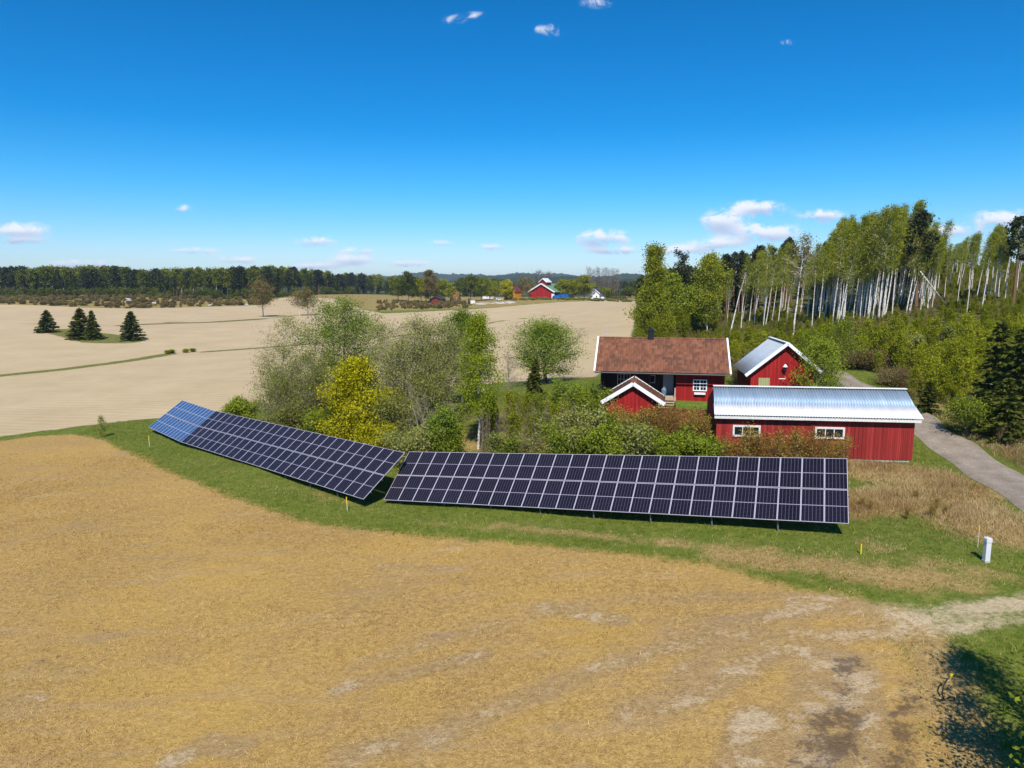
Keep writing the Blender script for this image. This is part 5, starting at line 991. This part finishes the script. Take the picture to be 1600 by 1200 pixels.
def gable_house(name, px, y, yaw, wd, dp, eave, apex, wm, rm, label, cat, trim='white', wins=(), over=.5):
    p = foot(px, y); o = empty(name, p, yaw, label, cat); hw = wd / 2
    MB().prism([(-hw, -1), (hw, -1), (hw, eave), (0, apex - .15), (-hw, eave)], 0, dp).build('wall', M[wm], o); sl = (apex - eave) / hw; ex = hw + over; ez = eave - over * sl; th = .22
    r_ = MB()
    for s_ in (-1, 1): r_.add([(s_ * ex, -over, ez), (s_ * ex, dp + over, ez), (0, dp + over, apex), (0, -over, apex), (s_ * ex, -over, ez + th), (s_ * ex, dp + over, ez + th), (0, dp + over, apex + th), (0, -over, apex + th)], [(0, 1, 2, 3), (4, 7, 6, 5), (0, 3, 7, 4), (1, 5, 6, 2), (0, 4, 5, 1), (3, 2, 6, 7)])
    ro = r_.build('roof', M[rm], o); b_ = MB()
    for s_ in (-1, 1): b_.beam((s_ * (ex + .05), -over - .1, ez + .08), (0, -over - .1, apex + .12), .12, .7 if wd > 10 else .4)
    b_.build('bargeboard', M[trim], ro)
    for (x, z, w_, h_) in wins:
        f = MB().box(x - w_ / 2, x + w_ / 2, -.10, -.01, z, z + h_).build('window', M['white'], o); MB().box(x - w_ / 2 + .12, x + w_ / 2 - .12, -.13, -.10, z + .12, z + h_ - .12).build('pane', M['glass'], f)
    return o, ro
byw = -radians(34)
fb_o, fb_r = gable_house('farm_barn', 846.5, FY + 5, byw, 17.5, 22, 4.3, 8.9, 'red', 'green_roof', 'large red barn with green metal roof and roof turret at the far farm', 'barn', over=.8)
tb_ = MB().prism([(-2.4, 6.5), (2.4, 6.5), (2.4, 10.1), (0, 11.9), (-2.4, 10.1)], 1.5, 6.5).build('turret', M['red'], fb_r)
r_ = MB().beam((-2.9, 1.2, 9.8), (.05, 1.2, 12.1), 1.2, .3).beam((2.9, 1.2, 9.8), (-.05, 1.2, 12.1), 1.2, .3).build('turret_bargeboard', M['white'], fb_r)
MB().prism([(-3.0, 9.75), (0, 12.05), (3.0, 9.75), (3.0, 10.0), (0, 12.35), (-3.0, 10.0)], 1.9, 7.0).build('turret_roof', M['tin_pale'], fb_r)
MB().box(8.76, 8.86, 1.2, 21, 0, 4.0).build('open_side_shade', M['side_shade'], fb_o); MB().box(7.0, 9.0, -.18, -.02, -.5, 3.0).build('door', M['white'], fb_o)  # dark sheet on the barn flank stands in for the shade inside its opening
for k in range(0, 22, 5): MB().box(8.9, 9.1, k + .2, k + .5, -1, 4.2).build('post', M['red_dull'], fb_o)
for i, (px, y, a, h_) in enumerate(((870.5, FY - 2, 5.2, 2.0), (878, FY + 3, 5.0, 2.6), (883, FY + 8, 4.4, 3.2))):
    bm = bmesh.new(); bmesh.ops.create_cube(bm, size=1); bmesh.ops.scale(bm, vec=(a, 3.4, h_), verts=bm.verts); bmesh.ops.bevel(bm, geom=list(bm.edges), offset=.5, segments=2, affect='EDGES'); bmesh.ops.subdivide_edges(bm, edges=list(bm.edges), cuts=1); q = random.Random(i)
    for v in bm.verts: v.co += Vector((q.uniform(-.15, .15), q.uniform(-.15, .15), q.uniform(-.2, .1)))
    me = bpy.data.meshes.new('tarpaulin_stack'); bm.to_mesh(me); bm.free(); me.materials.append(M['tarp']); o = link('tarpaulin_stack', me, None, foot(px, y) + np.array([0, 0, h_ / 2 - .1])); o.rotation_euler = (0, 0, byw)
    tag(o, ('front lowest blue covered stack beside the red farm barn', 'middle blue covered stack beside the red farm barn', 'rearmost tallest blue covered stack beside the red farm barn')[i], 'covered stack')
gable_house('farmhouse', 928.5, FY + 8, -.35, 6.4, 9, 3.4, 6.0, 'white', 'dark_roof', 'small white house with dark roof right of the yellow trees at the farm', 'house', wins=((0, 2.9, .9, 1.2), (-1.5, .8, .9, 1.2), (1.5, .8, .9, 1.2)))
gable_house('low_outbuilding', 897, FY + 14, 1.45, 4.0, 8.5, 2.1, 2.7, 'white', 'tin_pale', 'long low white outbuilding behind the yellow farm trees', 'outbuilding')
gable_house('orange_house', 796, FY + 2, -.55, 7.4, 8, 5.2, 8.0, 'orange', 'red_roof', 'bright orange wooden house with dark red roof at the farm', 'house', 'red_roof', wins=((1.6, 2.4, .9, 1.2),))
gable_house('ochre_house', 712, FY + 5, .15, 6.2, 8, 3.6, 6.6, 'ochre', 'red_roof', 'ochre timber house between the trees left of the farm', 'house', 'ochre', wins=((-1.2, 1.4, .9, 1.1), (1.2, 1.4, .9, 1.1), (0, 4.2, .8, .9)))
gable_house('cabin', 681, FY - 20, -.5, 6.5, 5, 2.4, 3.8, 'red_dull', 'dark_roof', 'dark red low cabin under the trees left of the ochre house', 'cabin', 'dark_roof')
gable_house('shed', 768, FY + 40, .9, 4.0, 6, 2.6, 3.6, 'white', 'dark_roof', 'small grey roofed shed behind the orange house', 'shed')
for i, (px, y, rz, lb) in enumerate(((780, FY - 4, .2, 'white car parked left of the orange house'), (943, FY + 2, 1.1, 'white car parked right of the white farmhouse'))):
    c = empty('parked_car', foot(px, y) + np.array([0, 0, .1]), rz, lb, 'car'); MB().prism([(-2.1, .35), (2.1, .35), (2.15, .8), (1.2, .92), (.7, 1.42), (-1.3, 1.42), (-1.9, .95), (-2.15, .85)], -.85, .85).build('body', M['car_paint'], c, .06); MB().prism([(1.02, .95), (.62, 1.36), (-1.2, 1.36), (-1.62, .98)], -.87, .87).build('windows', M['glass'], c)
    for x in (-1.3, 1.3):
        for yy in (-.88, .72): MB().tube((x, yy, .34), (x, yy + .16, .34), .34, n=12).build('wheel', M['tyre'], c)
hp = MB(); q = random.Random(3); hv, hq = [], []
for i in range(26):
    px = q.uniform(730, 806); y = q.uniform(366, 384); p = foot(px, y); s_ = q.uniform(.9, 1.5); o = link('rock', RK[i % 3], None, p); o.scale = (s_ * 1.3, s_ * 1.2, s_ * .9); o.rotation_euler = (0, 0, q.uniform(0, 6)); tag(o, 'grey boulder in the stone heap at the edge of the sand field', 'boulder', 'boulders of the stone heap')
o = link('trailer', MB().box(-2.2, 2.2, -1, 1, .4, 1.9).box(-1.2, -.6, -1.02, 1.02, 0, .5).box(.6, 1.2, -1.02, 1.02, 0, .5).box(2.2, 3.2, -.1, .1, .4, .55).build('tmp', M['white_old'], None, .05).data, None, foot(736, 381)); bpy.data.objects.remove(bpy.data.objects['tmp']); tag(o, 'small white box trailer left of the stone heap', 'trailer')
def ftr(name, px, y, top, cw, label, leafm, bark, seed, per=9, size=.55, group=None, **kw):
    kw = dict(dict(crown_lo=.2, prof=ball, n=26, sub=4, sub2=1, r=.22), **kw); single(name, px, y, top, cw, label, 'tree', leafm, bark, seed, per, .6, size, group=group, **kw)
for i, (px, y, tp_, cw) in enumerate(((791, FY - 3, 439, 17), (881, FY + 8, 437, 20), (895, FY + 10, 437, 20), (913, FY + 6, 431, 22))): ftr('maple_tree', px, y, tp_, cw, ('round yellow maple hiding the left side of the orange house', 'leftmost of three yellow green maples right of the farm barn', 'middle one of three yellow green maples right of the farm barn', 'biggest and rightmost yellow green maple by the white house')[i], 'lf_yellow' if i == 0 else 'lf_maple2', 'dark_bark', 800 + i, 12)
ftr('bare_tree', 842, FY + 40, 420, 26, 'big bare spreading tree rising behind the farm barn turret', 'lf_twig', 'grey_bark', 810, 1, .34, sub=5, sub2=3, n=30, r=.3); ftr('bare_tree', 858, FY + 48, 424, 14, 'smaller bare tree right of the big one behind the barn', 'lf_twig', 'grey_bark', 811, 1, .34, sub=5, sub2=2); ftr('bare_tree', 819, FY + 10, 432, 26, 'brown budding tree between the orange house and the barn', 'lf_brown', 'twig_grey', 812, 3, .4, sub=5, sub2=2)
for i in range(11): ftr('poplar', 919 + i * 4.6 + rg.uniform(-1, 1), 470 + rg.uniform(-8, 8), rg.uniform(415, 421), 8.5, 'tall slim leafless poplar in the row behind the white house', 'lf_twig', 'twig_grey', 820 + i, 1, .34, group='bare poplars behind the white house', prof=lambda t: .9 - .4 * t, ang=(.6, .2), n=34, sub=4, sub2=1, r=.14, crown_lo=.12)
for i in range(9): p = foot(948 + i * 3.6, FY + 3 + rg.uniform(-3, 6)); put('conifer', FS[i % 3], p, i, .42, 'dark conifer in the hedge right of the white house', 'tree', 'conifer hedge at the farm', scz=.26 + .05 * (i % 3))
for i, (px, y, tp_, cw, lf, lb) in enumerate(((638, 415, 425, 26, 'lf_forest', 'big dark tree left in the grove before the farm'), (658, 420, 434, 24, 'lf_maple2', 'yellowish birch in the grove before the farm'), (673, 412, 423, 20, 'lf_brown', 'reddish brown budding tree above the dark red cabin'), (694, 425, 436, 26, 'lf_stand', 'green tree between cabin and ochre house'), (735, 428, 430, 32, 'lf_forest', 'broad dark tree right of the ochre house'), (752, 432, 434, 26, 'lf_stand', 'olive tree beside the broad dark one by the ochre house'), (622, 430, 437, 22, 'lf_forest', 'lowest dark tree at the left end of the grove'), (765, 450, 440, 18, 'lf_stand', 'small round tree behind the parked white car'),
        (832, 470, 441, 24, 'lf_brown', 'brown tree behind the left side of the farm barn'), (770, 480, 436, 22, 'lf_forest', 'dark tree in the back between ochre and orange house'), (985, 470, 449, 26, 'lf_forest', 'dark bushy tree at the far right end of the farm'), (945, 455, 450, 16, 'lf_stand', 'leafy bush behind the white house'))): ftr('farm_tree', px, y, tp_, cw, lb, lf, 'dark_bark', 840 + i, 10)
it = []
for i in range(130):
    px = rg.uniform(800, 990); p = foot(px, rg.uniform(404, 424)); it.append((BUSHG[i % 2][1], tuple(p), rg.uniform(0, 6), rg.uniform(.4, .9), rg.uniform(.15, .4)))
merged('farm_verge', it, 'lf_willow', 'rough grass', 'rough grass and low bushes along the farm side of the sand field', .6, 1.2)

# ------------------------------------------------------------------ grass, stubble and dry grass
def gridval(A, x, y): return A.reshape(nyg, nxg)[np.clip(np.searchsorted(gy, y) - 1, 0, nyg - 1), np.clip(np.searchsorted(gx, x) - 1, 0, nxg - 1)]
def blades(name, pts, nb, h, wd, lean, mat, label, cat, tint, spread=.07):
    r_ = np.random.default_rng(len(pts)); n = len(pts) * nb; b_ = np.repeat(pts, nb, 0); b_ = b_ + np.column_stack([r_.normal(0, spread, (n, 2)), np.zeros(n)]); hh = np.repeat(h, nb) * r_.uniform(.5, 1.25, n) if np.ndim(h) else h * r_.uniform(.5, 1.25, n)
    a = r_.uniform(0, 2 * pi, n); sd = np.column_stack([np.cos(a), np.sin(a), np.zeros(n)]) * (wd * r_.uniform(.6, 1.4, n) / 2)[:, None]; le = r_.normal(0, lean, (n, 2)) * hh[:, None]; tip = b_ + np.column_stack([le, hh]); b_[:, 2] -= .02
    v = np.stack([b_ - sd, b_ + sd, tip], 1).reshape(-1, 3); t_ = np.clip(np.repeat(np.broadcast_to(tint, len(pts)) + r_.normal(0, .12, len(pts)), nb) + r_.normal(0, .2, n), 0, 1)
    tag(link(name, mesh_np(name, v, tris=np.arange(n * 3).reshape(n, 3), mat=M[mat], tint=np.repeat(t_, 3))), label, cat, None, 'stuff')
def sample(n, x0, x1, y0, y1, cond):
    q = np.random.default_rng(n); x = q.uniform(x0, x1, n); y = q.uniform(y0, y1, n); k = (np.abs(x) < .8 * y + 3) & cond(x, y, q); x, y = x[k], y[k]; return np.column_stack([x, y, HN(x, y)])
wav = lambda x, y: np.sin(x * .21 + 1.3 * np.sin(y * .13)) * np.sin(y * .27 + .9 * np.sin(x * .17)) + .5 * np.sin(x * .9 + y * .6) * np.sin(y * 1.1 - x * .4)
ps = sample(150000, -50, 24, 14, 66, lambda x, y, q: (gridval(d_stub, x, y) > -.1) & (q.uniform(size=len(x)) > gridval(pale, x, y) * .95) & (q.uniform(size=len(x)) > gridval(dark, x, y) * 1.6) & (q.uniform(size=len(x)) < .50 + .50 * wav(x * 1.6, y * 1.6)))
blades('stubble', ps, 3, .10, .030, .9, 'straw', 'golden sprayed-off stubble covering the field in the foreground', 'stubble', .47 + .24 * wav(ps[:, 0], ps[:, 1]))
pg = sample(150000, -46, 42, 14, 80, lambda x, y, q: (gridval(d_stub, x, y) < .6) & (gridval(d_till, x, y) < .2) & (gridval(d_hill, x, y) < .5) & (q.uniform(size=len(x)) > gridval(pale, x, y) * 1.2) & (np.array([road_dist((a, b_)) for a, b_ in zip(x, y)]) > 1.75 if False else True))
rdk = np.min(np.linalg.norm(pg[:, None, :2] - road_c[None, ::3], axis=2), 1) > 2.0; pg = pg[rdk]
gd_ = gridval(dry, pg[:, 0], pg[:, 1]); isd = np.random.default_rng(4).uniform(size=len(pg)) < gd_ * .95
blades('grass', pg[~isd], 3, .13, .035, .7, 'grass', 'green grass verge round the solar arrays', 'grass', .46 + .20 * wav(pg[~isd][:, 0] * 2.2, pg[~isd][:, 1] * 2.2))
dp_ = np.concatenate([pg[isd], sample(26000, 24, 44, 36, 66, lambda x, y, q: (gridval(d_hill, x, y) > -.6) & (wav(x, y) > -.5)), sample(40000, 14, 33, 30, 52, lambda x, y, q: (gridval(dry, x, y) > q.uniform(.3, .8, len(x))) & (gridval(d_stub, x, y) < -3) & (y > 33))])
rdk = np.min(np.linalg.norm(dp_[:, None, :2] - road_c[None, ::3], axis=2), 1) > 2.0; dp_ = dp_[rdk]; tall = np.clip((dp_[:, 0] - 14) / 5, 0, 1) * np.clip((dp_[:, 1] - 33) / 4, 0, 1)
blades('dry_grass', dp_, 4, .12 + .26 * tall * (.6 + .4 * wav(dp_[:, 0] * 3, dp_[:, 1] * 3)), .022, .55, 'dry_grass', 'straw coloured dead grass beside the long shed and road', 'dry grass', .5 + .2 * wav(dp_[:, 0] * 1.7, dp_[:, 1] * 1.7), .10)
put('birch_tree', tree_meshes('birch_tree', *(lambda st: (st[0], leaves_at(st[1], 6, .24, .13, 901)))(grow(901, 9.6, .12, .14, 2.3, egg, 44, (1.1, .3), 6, 2)), 'birch_bark', 'lf_bright'), (16.4, 16.8, Hh(16.4, 16.8)), 0, 1, 'leafy birch just outside the lower right corner casting shade on the grass', 'tree')
put('birch_tree', tree_meshes('birch_tree', *(lambda st: (st[0], leaves_at(st[1], 5, .26, .13, 902)))(grow(902, 6.6, .1, .1, 2.3, ball, 40, (1.1, .3), 6, 2, stems=3)), 'grey_bark', 'lf_bright'), (14.6, 16.0, Hh(14.6, 16.0)), 0, 1, 'low bushy tree reaching a sprig into the lower right corner', 'tree')

# ------------------------------------------------------------------ air
m = bpy.data.materials.new('haze'); m.use_nodes = True; t = NT(m.node_tree); t.n.clear(); out = t.node('ShaderNodeOutputMaterial'); pv = t.node('ShaderNodeVolumePrincipled')
pv.inputs['Color'].default_value = (.62, .80, 1.0, 1); pv.inputs['Density'].default_value = .00009; t.l.new(pv.outputs[0], out.inputs['Volume'])
hz = MB().box(-6500, 6500, -450, 9300, -30, 115).build('haze', m); tag(hz, kind='stuff', label='pale blue air haze over the whole landscape', cat='haze')
#@@NEXT
